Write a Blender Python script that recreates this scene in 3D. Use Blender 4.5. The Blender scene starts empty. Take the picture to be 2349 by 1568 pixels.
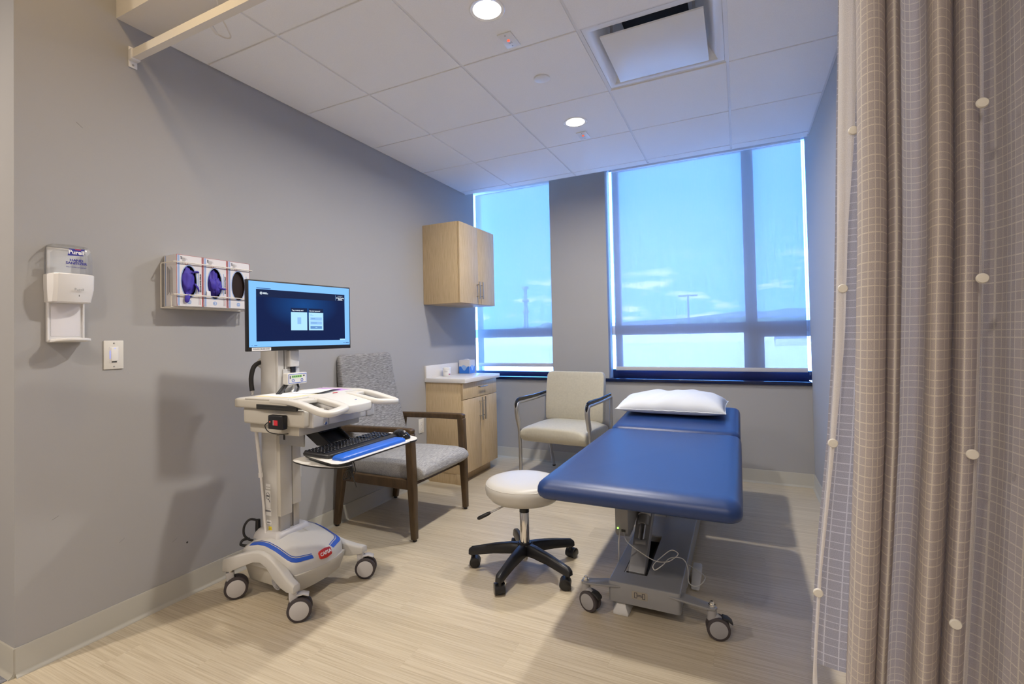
import bpy, bmesh, math, random
from mathutils import Vector, Matrix

random.seed(7)
SC = bpy.context.scene
COL = SC.collection
PI = math.pi

# ------------------------------------------------------------------ camera
cam_data = bpy.data.cameras.new('camera')
cam = bpy.data.objects.new('camera', cam_data)
COL.objects.link(cam)
yaw, pit, rol = -0.4559, 0.0192, -0.0207
Fv = Vector((math.sin(yaw) * math.cos(pit), math.cos(yaw) * math.cos(pit), math.sin(pit)))
Rv = Vector((math.cos(yaw), -math.sin(yaw), 0))
Uv = Rv.cross(Fv)
R2 = Rv * math.cos(rol) + Uv * math.sin(rol)
U2 = -Rv * math.sin(rol) + Uv * math.cos(rol)
M = Matrix((R2, U2, -Fv)).transposed().to_4x4()
M.translation = Vector((2.3528, -3.9488, 1.1753))
cam.matrix_world = M
cam_data.sensor_width = 36
cam_data.lens = 1109.045 / 2349 * 36
cam_data.shift_x = 23.563 / 2349
cam_data.shift_y = -31.631 / 2349
cam_data.clip_start = 0.02
cam_data.clip_end = 3000
SC.camera = cam

# ------------------------------------------------------------------ view, world, sun
SC.view_settings.view_transform = 'Standard'
SC.view_settings.look = 'None'
SC.view_settings.gamma = 1
SC.view_settings.use_curve_mapping = False
SC.view_settings.exposure = 0.25
SC.cycles.max_bounces = 7
SC.cycles.diffuse_bounces = 4
SC.cycles.glossy_bounces = 3
SC.cycles.transparent_max_bounces = 8
SC.cycles.sample_clamp_indirect = 6
SC.cycles.use_denoising = True

DOWNLIGHT = 21.5          # watts of each ceiling downlight
CORRIDOR_FILL = 15.0            # base watts of the added, unseen corridor lamps
SKY = 7.2

world = bpy.data.worlds.new('world')
SC.world = world
world.use_nodes = True
nt = world.node_tree
nt.nodes.clear()
def N(t, typ, **kw):
    n = t.nodes.new(typ)
    for k, v in kw.items():
        setattr(n, k, v)
    return n
w_out = N(nt, 'ShaderNodeOutputWorld')
w_bg = N(nt, 'ShaderNodeBackground')
w_tc = N(nt, 'ShaderNodeTexCoord')
w_sep = N(nt, 'ShaderNodeSeparateXYZ')
w_ramp = N(nt, 'ShaderNodeValToRGB')
w_ramp.color_ramp.elements[0].position = 0.0
w_ramp.color_ramp.elements[0].color = (0.22, 0.73, 1.7, 1)
w_ramp.color_ramp.elements[1].position = 1.0
w_ramp.color_ramp.elements[1].color = (0.11, 0.38, 1.35, 1)
e = w_ramp.color_ramp.elements.new(0.25)
e.color = (0.15, 0.59, 1.65, 1)
w_map = N(nt, 'ShaderNodeMapping')
w_map.inputs['Scale'].default_value = (5.0, 5.0, 22.0)
w_noise = N(nt, 'ShaderNodeTexNoise')
w_noise.inputs['Scale'].default_value = 2.2
w_noise.inputs['Detail'].default_value = 5
w_cr = N(nt, 'ShaderNodeValToRGB')
w_cr.color_ramp.elements[0].position = 0.55
w_cr.color_ramp.elements[0].color = (0, 0, 0, 1)
w_cr.color_ramp.elements[1].position = 0.72
w_cr.color_ramp.elements[1].color = (1, 1, 1, 1)
w_band = N(nt, 'ShaderNodeMapRange')
w_band.inputs['From Min'].default_value = 0.17
w_band.inputs['From Max'].default_value = 0.09
w_mul = N(nt, 'ShaderNodeMath', operation='MULTIPLY')
w_mix = N(nt, 'ShaderNodeMixRGB')
w_mix.inputs['Color2'].default_value = (.85, 1.15, 1.85, 1)
L = nt.links.new
L(w_tc.outputs['Generated'], w_sep.inputs[0])
L(w_sep.outputs['Z'], w_ramp.inputs[0])
L(w_tc.outputs['Generated'], w_map.inputs[0])
L(w_map.outputs[0], w_noise.inputs[0])
L(w_noise.outputs[0], w_cr.inputs[0])
L(w_sep.outputs['Z'], w_band.inputs[0])
L(w_cr.outputs[0], w_mul.inputs[0])
L(w_band.outputs[0], w_mul.inputs[1])
L(w_mul.outputs[0], w_mix.inputs[0])
L(w_ramp.outputs[0], w_mix.inputs['Color1'])
L(w_mix.outputs[0], w_bg.inputs[0])
w_bg.inputs[1].default_value = SKY
L(w_bg.outputs[0], w_out.inputs[0])

sun_data = bpy.data.lights.new('sun', 'SUN')
sun_data.energy = 42.0
sun_data.angle = 0.0093
sun_data.color = (.62, .80, 1.0)
sun = bpy.data.objects.new('sun', sun_data)
sun.rotation_euler = Vector((0.35, 0.62, -0.8)).to_track_quat('-Z', 'Y').to_euler()
sun.location = (0, -5, 12)
COL.objects.link(sun)

# ------------------------------------------------------------------ materials
MAT = {}
def mat(name, col=(.8, .8, .8), rough=.5, metal=0., spec=.5, emit=None, estr=1., bump=0., bscale=60.,
        vary=0., vscale=8., trans=None, coat=0., sheen=0.):
    m = bpy.data.materials.new(name)
    m.use_nodes = True
    t = m.node_tree
    b = t.nodes['Principled BSDF']
    b.inputs['Base Color'].default_value = (*col, 1)
    b.inputs['Roughness'].default_value = rough
    b.inputs['Metallic'].default_value = metal
    b.inputs['Specular IOR Level'].default_value = spec
    if coat:
        b.inputs['Coat Weight'].default_value = coat
        b.inputs['Coat Roughness'].default_value = .15
    if sheen:
        b.inputs['Sheen Weight'].default_value = sheen
    if emit:
        b.inputs['Emission Color'].default_value = (*emit, 1)
        b.inputs['Emission Strength'].default_value = estr
    tc = None
    if vary or bump:
        tc = N(t, 'ShaderNodeTexCoord')
    if vary:
        n = N(t, 'ShaderNodeTexNoise')
        n.inputs['Scale'].default_value = vscale
        n.inputs['Detail'].default_value = 4
        t.links.new(tc.outputs['Object'], n.inputs['Vector'])
        mr = N(t, 'ShaderNodeMapRange')
        mr.inputs['From Min'].default_value = .3
        mr.inputs['From Max'].default_value = .7
        mr.inputs['To Min'].default_value = 1 - vary
        mr.inputs['To Max'].default_value = 1 + vary
        t.links.new(n.outputs[0], mr.inputs[0])
        mx = N(t, 'ShaderNodeMixRGB', blend_type='MULTIPLY')
        mx.inputs[0].default_value = 1
        mx.inputs[1].default_value = (*col, 1)
        t.links.new(mr.outputs[0], mx.inputs[2])
        t.links.new(mx.outputs[0], b.inputs['Base Color'])
    if bump:
        n2 = N(t, 'ShaderNodeTexNoise')
        n2.inputs['Scale'].default_value = bscale
        n2.inputs['Detail'].default_value = 3
        t.links.new(tc.outputs['Object'], n2.inputs['Vector'])
        bp = N(t, 'ShaderNodeBump')
        bp.inputs['Strength'].default_value = bump
        bp.inputs['Distance'].default_value = .002
        t.links.new(n2.outputs[0], bp.inputs['Height'])
        t.links.new(bp.outputs[0], b.inputs['Normal'])
    MAT[name] = m
    return m

def grain(name, c1, c2, scale, axis_scale, rough=.45, random_obj=0., c3=None, spec=.4, coord='Object'):
    """Streaky material: noise squeezed along one axis."""
    m = bpy.data.materials.new(name)
    m.use_nodes = True
    t = m.node_tree
    b = t.nodes['Principled BSDF']
    b.inputs['Roughness'].default_value = rough
    b.inputs['Specular IOR Level'].default_value = spec
    tc = N(t, 'ShaderNodeTexCoord')
    mp = N(t, 'ShaderNodeMapping')
    mp.inputs['Scale'].default_value = axis_scale
    t.links.new(tc.outputs[coord], mp.inputs[0])
    vec = mp.outputs[0]
    if random_obj:
        oi = N(t, 'ShaderNodeObjectInfo')
        vm = N(t, 'ShaderNodeVectorMath', operation='SCALE')
        vm.inputs[0].default_value = (13.1, 7.7, 3.3)
        t.links.new(oi.outputs['Random'], vm.inputs['Scale'])
        va = N(t, 'ShaderNodeVectorMath', operation='ADD')
        t.links.new(vec, va.inputs[0])
        t.links.new(vm.outputs[0], va.inputs[1])
        vec = va.outputs[0]
    n1 = N(t, 'ShaderNodeTexNoise')
    n1.inputs['Scale'].default_value = scale
    n1.inputs['Detail'].default_value = 6
    n1.inputs['Roughness'].default_value = .65
    t.links.new(vec, n1.inputs['Vector'])
    rp = N(t, 'ShaderNodeValToRGB')
    rp.color_ramp.elements[0].position = .32
    rp.color_ramp.elements[0].color = (*c1, 1)
    rp.color_ramp.elements[1].position = .68
    rp.color_ramp.elements[1].color = (*c2, 1)
    if c3:
        ee = rp.color_ramp.elements.new(.5)
        ee.color = (*c3, 1)
    t.links.new(n1.outputs[0], rp.inputs[0])
    out = rp.outputs[0]
    if random_obj:
        mr = N(t, 'ShaderNodeMapRange')
        mr.inputs['To Min'].default_value = 1 - random_obj
        mr.inputs['To Max'].default_value = 1 + random_obj
        t.links.new(oi.outputs['Random'], mr.inputs[0])
        mx = N(t, 'ShaderNodeMixRGB', blend_type='MULTIPLY')
        mx.inputs[0].default_value = 1
        t.links.new(out, mx.inputs[1])
        t.links.new(mr.outputs[0], mx.inputs[2])
        out = mx.outputs[0]
    t.links.new(out, b.inputs['Base Color'])
    bp = N(t, 'ShaderNodeBump')
    bp.inputs['Strength'].default_value = .08
    bp.inputs['Distance'].default_value = .001
    t.links.new(n1.outputs[0], bp.inputs['Height'])
    t.links.new(bp.outputs[0], b.inputs['Normal'])
    MAT[name] = m
    return m

def glassy(name, tint=(1, 1, 1), refl=.08, rough=.02, body=0., body_col=(.8, .8, .8)):
    m = bpy.data.materials.new(name)
    m.use_nodes = True
    t = m.node_tree
    t.nodes.remove(t.nodes['Principled BSDF'])
    out = t.nodes['Material Output']
    tr = N(t, 'ShaderNodeBsdfTransparent')
    tr.inputs[0].default_value = (*tint, 1)
    gl = N(t, 'ShaderNodeBsdfGlossy')
    gl.inputs['Roughness'].default_value = rough
    fr = N(t, 'ShaderNodeLayerWeight')
    fr.inputs[0].default_value = refl
    mx = N(t, 'ShaderNodeMixShader')
    t.links.new(fr.outputs['Fresnel'], mx.inputs[0])
    t.links.new(tr.outputs[0], mx.inputs[1])
    t.links.new(gl.outputs[0], mx.inputs[2])
    last = mx.outputs[0]
    if body:
        df = N(t, 'ShaderNodeBsdfDiffuse')
        df.inputs[0].default_value = (*body_col, 1)
        m2 = N(t, 'ShaderNodeMixShader')
        m2.inputs[0].default_value = body
        t.links.new(last, m2.inputs[1])
        t.links.new(df.outputs[0], m2.inputs[2])
        last = m2.outputs[0]
    t.links.new(last, out.inputs[0])
    MAT[name] = m
    return m

def shade_cloth(name):
    """Woven roller-shade cloth: open weave lets part of the view through, the yarn glows."""
    m = bpy.data.materials.new(name)
    m.use_nodes = True
    t = m.node_tree
    t.nodes.remove(t.nodes['Principled BSDF'])
    out = t.nodes['Material Output']
    tc = N(t, 'ShaderNodeTexCoord')
    mp = N(t, 'ShaderNodeMapping')
    mp.inputs['Scale'].default_value = (60, 1, 1.6)
    n = N(t, 'ShaderNodeTexNoise')
    n.inputs['Scale'].default_value = 3.0
    n.inputs['Detail'].default_value = 5
    t.links.new(tc.outputs['Object'], mp.inputs[0])
    t.links.new(mp.outputs[0], n.inputs['Vector'])
    mr = N(t, 'ShaderNodeMapRange')
    mr.inputs['From Min'].default_value = .3
    mr.inputs['From Max'].default_value = .7
    mr.inputs['To Min'].default_value = .918
    mr.inputs['To Max'].default_value = .948
    t.links.new(n.outputs[0], mr.inputs[0])
    tr = N(t, 'ShaderNodeBsdfTransparent')
    tl = N(t, 'ShaderNodeBsdfTranslucent')
    tl.inputs[0].default_value = (.115, .11, .12, 1)
    df = N(t, 'ShaderNodeBsdfDiffuse')
    df.inputs[0].default_value = (.40, .40, .42, 1)
    yarn = N(t, 'ShaderNodeMixShader')
    yarn.inputs[0].default_value = .5
    t.links.new(tl.outputs[0], yarn.inputs[1])
    t.links.new(df.outputs[0], yarn.inputs[2])
    mx = N(t, 'ShaderNodeMixShader')
    t.links.new(mr.outputs[0], mx.inputs[0])
    t.links.new(tr.outputs[0], mx.inputs[1])
    t.links.new(yarn.outputs[0], mx.inputs[2])
    t.links.new(mx.outputs[0], out.inputs[0])
    MAT[name] = m
    return m

def plaid(name, base, line, translucent=.3):
    """Curtain cloth: cream check lines on taupe, from a UV map measured in metres."""
    m = bpy.data.materials.new(name)
    m.use_nodes = True
    t = m.node_tree
    b = t.nodes['Principled BSDF']
    out = t.nodes['Material Output']
    b.inputs['Roughness'].default_value = .8
    b.inputs['Specular IOR Level'].default_value = .15
    uv = N(t, 'ShaderNodeUVMap')
    sp = N(t, 'ShaderNodeSeparateXYZ')
    t.links.new(uv.outputs[0], sp.inputs[0])
    acc = None
    def pulses(src, period, offs):
        nonlocal acc
        for o, w in offs:
            a = N(t, 'ShaderNodeMath', operation='ADD')
            a.inputs[1].default_value = 10 - o
            t.links.new(src, a.inputs[0])
            md = N(t, 'ShaderNodeMath', operation='MODULO')
            md.inputs[1].default_value = period
            t.links.new(a.outputs[0], md.inputs[0])
            ls = N(t, 'ShaderNodeMath', operation='LESS_THAN')
            ls.inputs[1].default_value = w
            t.links.new(md.outputs[0], ls.inputs[0])
            if acc is None:
                acc = ls.outputs[0]
            else:
                mx = N(t, 'ShaderNodeMath', operation='MAXIMUM')
                t.links.new(acc, mx.inputs[0])
                t.links.new(ls.outputs[0], mx.inputs[1])
                acc = mx.outputs[0]
    pulses(sp.outputs['X'], .084, [(.0, .0040), (.0165, .0015), (.0275, .0015), (.0375, .0021), (.049, .0015), (.0665, .0015)])
    pulses(sp.outputs['Y'], .100, [(.0, .0023), (.021, .0016), (.036, .0016), (.056, .0023), (.070, .0016), (.0835, .0016)])
    nz = N(t, 'ShaderNodeTexNoise')
    nz.inputs['Scale'].default_value = 900
    t.links.new(uv.outputs[0], nz.inputs['Vector'])
    mr = N(t, 'ShaderNodeMapRange')
    mr.inputs['From Min'].default_value = .3
    mr.inputs['From Max'].default_value = .7
    mr.inputs['To Min'].default_value = .82
    mr.inputs['To Max'].default_value = 1.15
    t.links.new(nz.outputs[0], mr.inputs[0])
    mixc = N(t, 'ShaderNodeMixRGB')
    mixc.inputs[1].default_value = (*base, 1)
    mixc.inputs[2].default_value = (*line, 1)
    sc = N(t, 'ShaderNodeMath', operation='MULTIPLY')
    sc.inputs[1].default_value = .62
    t.links.new(acc, sc.inputs[0])
    t.links.new(sc.outputs[0], mixc.inputs[0])
    mu = N(t, 'ShaderNodeMixRGB', blend_type='MULTIPLY')
    mu.inputs[0].default_value = 1
    t.links.new(mixc.outputs[0], mu.inputs[1])
    t.links.new(mr.outputs[0], mu.inputs[2])
    t.links.new(mu.outputs[0], b.inputs['Base Color'])
    tl = N(t, 'ShaderNodeBsdfTranslucent')
    t.links.new(mu.outputs[0], tl.inputs[0])
    ms = N(t, 'ShaderNodeMixShader')
    ms.inputs[0].default_value = translucent
    t.links.new(b.outputs[0], ms.inputs[1])
    t.links.new(tl.outputs[0], ms.inputs[2])
    t.links.new(ms.outputs[0], out.inputs[0])
    MAT[name] = m
    return m

mat('wall_paint', (.395, .39, .393), .75, spec=.25, bump=.05, bscale=220)
mat('wall_return_paint', (.62, .58, .55), .75, spec=.25, bump=.05, bscale=220)
mat('vinyl_base', (.44, .42, .365), .45, spec=.35)
mat('ceiling_white', (.93, .925, .92), .9, spec=.1, bump=.25, bscale=420, vary=.02, vscale=200)
mat('grid_white', (.82, .81, .80), .45)
mat('gypsum', (.78, .74, .68), .85, spec=.2)
mat('plenum', (.3, .29, .28), .9)
mat('carpet', (.22, .225, .25), .95, spec=.05, bump=.6, bscale=500, vary=.15, vscale=300)
mat('white_plastic', (.80, .79, .79), .35)
mat('white_gloss', (.85, .84, .83), .2)
mat('white_metal', (.84, .85, .87), .3)
mat('dark_duct', (.015, .015, .018), .7)
mat('lamp_lens', (.9, .9, .9), .4, emit=(1.0, .95, .88), estr=6)
mat('fill_lamp_lens', (.9, .9, .9), .4, emit=(1.0, .88, .70), estr=4)
mat('red_lamp', (.8, .05, .02), .3, emit=(1, .12, .05), estr=1.0)
mat('green_lamp', (.1, .8, .1), .3, emit=(.3, 1, .1), estr=2.5)
mat('blue_lamp', (.2, .3, .9), .3, emit=(.15, .25, 1), estr=1.2)
grain('oak_laminate', (.50, .365, .20), (.68, .53, .335), 6, (34, 34, 1.4), .45, c3=(.60, .455, .275))
grain('floor_plank', (.40, .33, .232), (.59, .52, .398), 5, (.5, 30, 4), .42, random_obj=.03, c3=(.51, .436, .318), spec=.35)
grain('walnut_stain', (.060, .036, .017), (.10, .062, .031), 5, (6, 6, 1.5), .38)
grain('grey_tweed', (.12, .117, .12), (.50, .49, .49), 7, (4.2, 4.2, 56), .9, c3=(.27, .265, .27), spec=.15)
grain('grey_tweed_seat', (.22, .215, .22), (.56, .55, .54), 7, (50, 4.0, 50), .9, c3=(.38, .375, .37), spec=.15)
mat('counter_laminate', (.78, .755, .73), .35)
mat('steel', (.50, .49, .48), .30, metal=1)
mat('chrome', (.82, .81, .8), .08, metal=1)
mat('alu', (.48, .48, .485), .35, metal=.85)
mat('cream_vinyl', (.50, .47, .385), .55, spec=.3, bump=.12, bscale=300, vary=.05, vscale=60)
mat('stool_vinyl', (.53, .51, .47), .38, spec=.4)
mat('black_plastic', (.012, .012, .015), .38)
mat('black_gloss', (.01, .01, .012), .12)
mat('black_rubber', (.02, .02, .022), .55)
mat('blue_vinyl', (.0075, .034, .145), .40, spec=.6, bump=.1, bscale=600)
mat('table_paint', (.27, .272, .285), .40, spec=.5, metal=.2)
mat('table_dark', (.03, .03, .035), .6)
mat('caster_grey', (.33, .325, .34), .45)
mat('caster_disc', (.55, .54, .55), .4)
mat('caster_tyre', (.055, .045, .05), .6)
mat('pillow_white', (.66, .69, .74), .75, spec=.2)
mat('cart_beige', (.55, .525, .47), .4)
mat('cart_grey', (.57, .56, .54), .38)
mat('cart_panel', (.60, .595, .59), .4)
mat('cart_white', (.66, .65, .62), .28)
mat('cart_pad', (.63, .63, .62), .5)
mat('cart_blue', (.03, .10, .50), .35)
mat('logo_red', (.55, .03, .02), .35)
mat('gel_blue', (.02, .13, .62), .3, spec=.5)
mat('tray_white', (.78, .77, .74), .35)
mat('paper_white', (.86, .86, .86), .8, spec=.1)
mat('paper_cream', (.80, .70, .45), .8, spec=.1)
mat('paper_purple', (.62, .40, .72), .8, spec=.1)
mat('wire_white', (.76, .72, .66), .35)
mat('card_white', (.76, .74, .77), .6)
mat('card_blue', (.32, .44, .72), .6)
mat('card_red', (.5, .08, .09), .6)
mat('ink_dark', (.03, .03, .06), .6)
mat('ink_grey', (.3, .3, .3), .6)
mat('ink_blue', (.03, .03, .28), .5)
mat('ink_red', (.65, .03, .05), .5)
mat('ink_white', (.9, .9, .92), .5)
mat('nitrile', (.065, .045, .40), .55, spec=.3)
mat('box_dark', (.018, .006, .005), .8)
mat('label_yellow', (.85, .70, .02), .5)
mat('outlet_white', (.74, .72, .68), .35)
mat('slot_dark', (.03, .03, .03), .6)
mat('sill_navy', (.006, .012, .05), .12, spec=.6)
mat('frame_navy', (.010, .020, .085), .35)
mat('frame_white', (.55, .55, .58), .45)
mat('tissue_blue', (.02, .16, .62), .5)
mat('tissue_mid', (.25, .42, .75), .5)
mat('tissue_grey', (.62, .60, .62), .5)
mat('jar_white', (.82, .81, .79), .4)
mat('jar_pink', (.55, .12, .28), .5)
mat('roof_white', (.82, .83, .85), .8, vary=.03, vscale=.6)
mat('roof_line', (.55, .58, .62), .8)
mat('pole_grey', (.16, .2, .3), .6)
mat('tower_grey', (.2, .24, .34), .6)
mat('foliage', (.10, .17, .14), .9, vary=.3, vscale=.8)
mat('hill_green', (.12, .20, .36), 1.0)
mat('ground_outside', (.30, .33, .30), 1.0)
mat('brick_outside', (.45, .42, .40), .9)
glassy('window_glass', (.97, .985, 1.0), .06)
glassy('bottle_clear', (.93, .94, .95), .12, .08, body=.10, body_col=(.8, .8, .82))
shade_cloth('shade_cloth')
plaid('curtain_plaid', (.56, .505, .49), (.88, .82, .70), .35)
plaid('curtain_pale', (.86, .83, .81), (.90, .87, .84), .5)  # pale cloth: daylight put into the leading edge's colour; seam strip shares it
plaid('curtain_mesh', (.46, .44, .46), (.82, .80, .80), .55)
mat('snap_white', (.72, .69, .62), .35)
def screen(name, col, s=1.):
    return mat(name, (.005, .005, .005), .35, spec=.08, emit=col, estr=s)
screen('screen_light', (.22, .52, 1.0), .95)
screen('screen_navy', (.003, .016, .085), 1.)
screen('screen_header', (.006, .014, .055), 1.)
screen('screen_glow', (.006, .04, .19), 1.)
screen('screen_card', (.42, .74, 1.0), .95)
screen('screen_field', (.30, .56, .95), .85)
screen('screen_button', (.12, .28, .60), .9)
screen('screen_text', (.8, .9, 1.0), .95)
screen('screen_ink', (.02, .05, .2), 1.)
screen('lcd_green', (.45, .9, .25), .6)

# ------------------------------------------------------------------ mesh helpers
class MB:
    """Collects shapes; build() links them as one mesh object."""
    def __init__(s):
        s.v, s.f = [], []
    def add(s, vs, fs):
        o = len(s.v)
        s.v += [tuple(v) for v in vs]
        s.f += [tuple(i + o for i in f) for f in fs]
        return s
    def box(s, x0, x1, y0, y1, z0, z1):
        vs = [(x, y, z) for z in (z0, z1) for y in (y0, y1) for x in (x0, x1)]
        return s.add(vs, [(0, 2, 3, 1), (4, 5, 7, 6), (0, 1, 5, 4), (2, 6, 7, 3), (0, 4, 6, 2), (1, 3, 7, 5)])
    def prism(s, poly, d0, d1, axis='z'):
        def P(a, b, d):
            return {'z': (a, b, d), 'y': (a, d, b), 'x': (d, a, b)}[axis]
        n = len(poly)
        vs = [P(a, b, d0) for a, b in poly] + [P(a, b, d1) for a, b in poly]
        fs = [tuple(range(n))[::-1], tuple(range(n, 2 * n))]
        fs += [(i, (i + 1) % n, n + (i + 1) % n, n + i) for i in range(n)]
        return s.add(vs, fs)
    def loft(s, rings, cap=True, closed=False):
        n = len(rings[0])
        vs = [p for r in rings for p in r]
        fs = []
        k = len(rings)
        for i in range(k if closed else k - 1):
            a, b = i * n, ((i + 1) % k) * n
            fs += [(a + j, a + (j + 1) % n, b + (j + 1) % n, b + j) for j in range(n)]
        if cap and not closed:
            fs += [tuple(range(n))[::-1], tuple(range((k - 1) * n, k * n))]
        return s.add(vs, fs)
    def tube(s, pts, r, n=10, closed=False, flat=None, sq=1.):
        pts = [Vector(p) for p in pts]
        k = len(pts)
        rs = r if isinstance(r, (list, tuple)) else [r] * k
        rings = []
        ref = None
        for i, p in enumerate(pts):
            a = pts[i - 1] if (i or closed) else p
            b = pts[(i + 1) % k] if (i < k - 1 or closed) else p
            t = (b - a).normalized()
            if ref is None:
                ref = Vector((0, 0, 1)) if abs(t.z) < .9 else Vector((1, 0, 0))
            u = (ref - t * ref.dot(t))
            if u.length < 1e-5:
                u = t.orthogonal()
            u.normalize()
            w = t.cross(u)
            ref = u
            fu, fw = flat if flat else (1, 1)
            def cq(v): return math.copysign(abs(v) ** sq, v)
            rings.append([tuple(p + (u * cq(math.cos(2 * PI * j / n)) * fu + w * cq(math.sin(2 * PI * j / n)) * fw) * rs[i]) for j in range(n)])
        return s.loft(rings, cap=not closed, closed=closed)
    def cyl(s, p0, p1, r0, r1=None, n=20):
        return s.tube([p0, p1], [r0, r0 if r1 is None else r1], n)
    def lathe(s, prof, o=(0, 0, 0), axis='z', n=28):
        """prof: [(radius, height)]"""
        rings = []
        for r, h in prof:
            ring = []
            for j in range(n):
                a = 2 * PI * j / n
                c, d = r * math.cos(a), r * math.sin(a)
                p = {'z': (c, d, h), 'x': (h, c, d), 'y': (d, h, c)}[axis]
                ring.append((o[0] + p[0], o[1] + p[1], o[2] + p[2]))
            rings.append(ring)
        return s.loft(rings)
    def quad(s, a, b, c, d):
        return s.add([a, b, c, d], [(0, 1, 2, 3)])
    def build(s, name, material, parent=None, bevel=0, seg=2, smooth=35, subsurf=0, loc=None):
        me = bpy.data.meshes.new(name)
        me.from_pydata(s.v, [], s.f)
        bm = bmesh.new()
        bm.from_mesh(me)
        bmesh.ops.remove_doubles(bm, verts=bm.verts, dist=1e-6)
        bmesh.ops.recalc_face_normals(bm, faces=bm.faces)
        if bevel:
            es = [x for x in bm.edges if len(x.link_faces) == 2 and x.calc_face_angle(0) > math.radians(38)]
            bmesh.ops.bevel(bm, geom=es, offset=bevel, segments=seg, affect='EDGES', profile=.5, clamp_overlap=True)
        bm.to_mesh(me)
        bm.free()
        me.materials.append(MAT[material] if isinstance(material, str) else material)
        if smooth:
            me.polygons.foreach_set('use_smooth', [True] * len(me.polygons))
            me.set_sharp_from_angle(angle=math.radians(smooth))
        o = bpy.data.objects.new(name, me)
        COL.objects.link(o)
        if parent:
            o.parent = parent
        if loc:
            o.location = loc
        if subsurf:
            md = o.modifiers.new('subsurf', 'SUBSURF')
            md.levels = subsurf
            md.render_levels = subsurf
        return o

def tag(o, label=None, cat=None, group=None, kind=None):
    if label: o['label'] = label
    if cat: o['category'] = cat
    if group: o['group'] = group
    if kind: o['kind'] = kind
    return o

def thing(name, label, cat, loc=(0, 0, 0), rz=0., group=None):
    o = bpy.data.objects.new(name, None)
    o.empty_display_size = .05
    COL.objects.link(o)
    o.location = loc
    o.rotation_euler = (0, 0, rz)
    return tag(o, label, cat, group)

def struct(o):
    o['kind'] = 'structure'
    return o

def copy_of(o, parent, loc, rz=None):
    c = o.copy()
    COL.objects.link(c)
    c.parent = parent
    c.location = loc
    if rz is not None:
        c.rotation_euler = (0, 0, rz)
    return c

def lettering(name, body, size, material, parent, origin, right, up, align='CENTER', extrude=0.0004, squeeze=1., bold=0.):
    cu = bpy.data.curves.new('tmp', 'FONT')
    cu.body = body
    cu.size = size
    cu.align_x = align
    cu.align_y = 'CENTER'
    cu.extrude = extrude
    cu.offset = bold
    cu.resolution_u = 2
    tmp = bpy.data.objects.new('tmp', cu)
    COL.objects.link(tmp)
    dg = bpy.context.evaluated_depsgraph_get()
    me = bpy.data.meshes.new_from_object(tmp.evaluated_get(dg))
    bpy.data.objects.remove(tmp)
    bpy.data.curves.remove(cu)
    r, u = Vector(right).normalized(), Vector(up).normalized()
    n = r.cross(u)
    m = Matrix((r * squeeze, u, n)).transposed().to_4x4()
    m.translation = Vector(origin)
    me.transform(m)
    me.name = name
    me.materials.clear()
    me.materials.append(MAT[material])
    o = bpy.data.objects.new(name, me)
    COL.objects.link(o)
    if parent:
        o.parent = parent
    return o

def patch(name, material, parent, o, right, up, x0, x1, y0, y1, off=0., round_=0., n=4):
    """flat print: a thin rectangle (rounded) on the plane through o spanned by right, up"""
    r, u = Vector(right).normalized(), Vector(up).normalized()
    nn = r.cross(u)
    o = Vector(o) + nn * off
    if round_:
        poly = rrect(x0, x1, y0, y1, round_, n)
    else:
        poly = [(x0, y0), (x1, y0), (x1, y1), (x0, y1)]
    b = MB()
    b.add([o + r * a + u * c for a, c in poly], [tuple(range(len(poly)))])
    b.v = [tuple(v) for v in b.v]
    return b.build(name, material, parent, smooth=0)

def rrect(x0, x1, y0, y1, r, n=5):
    pts = []
    for cx, cy, a0 in ((x1 - r, y0 + r, -PI / 2), (x1 - r, y1 - r, 0), (x0 + r, y1 - r, PI / 2), (x0 + r, y0 + r, PI)):
        for i in range(n + 1):
            a = a0 + PI / 2 * i / n
            pts.append((cx + r * math.cos(a), cy + r * math.sin(a)))
    return pts

def bez(p0, p1, p2, p3, n=10):
    out = []
    for i in range(n + 1):
        t = i / n
        out.append(tuple((1 - t) ** 3 * a + 3 * (1 - t) ** 2 * t * b + 3 * (1 - t) * t * t * c + t ** 3 * d for a, b, c, d in zip(p0, p1, p2, p3)))
    return out

def spline(pts, n=8, closed=False):
    """Catmull-Rom through pts (any dimension)"""
    k = len(pts)
    out = []
    rng = range(k) if closed else range(k - 1)
    for i in rng:
        p1, p2 = pts[i], pts[(i + 1) % k]
        p0 = pts[i - 1] if (i or closed) else p1
        p3 = pts[(i + 2) % k] if (closed or i + 2 < k) else p2
        for j in range(n):
            t = j / n
            out.append(tuple(.5 * (2 * b + (c - a) * t + (2 * a - 5 * b + 4 * c - d) * t * t + (3 * b - a - 3 * c + d) * t ** 3)
                             for a, b, c, d in zip(p0, p1, p2, p3)))
    if not closed:
        out.append(tuple(pts[-1]))
    return out

# ------------------------------------------------------------------ the room
H = 2.572          # ceiling tile height
X = 2.836          # wall across the bed
YW = 0.3475        # window wall face
YN = -3.156        # free end of the long wall
TOP = 2.95         # slab above the ceiling void
YE = -6.2          # corridor end behind the camera
T = .61

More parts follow.
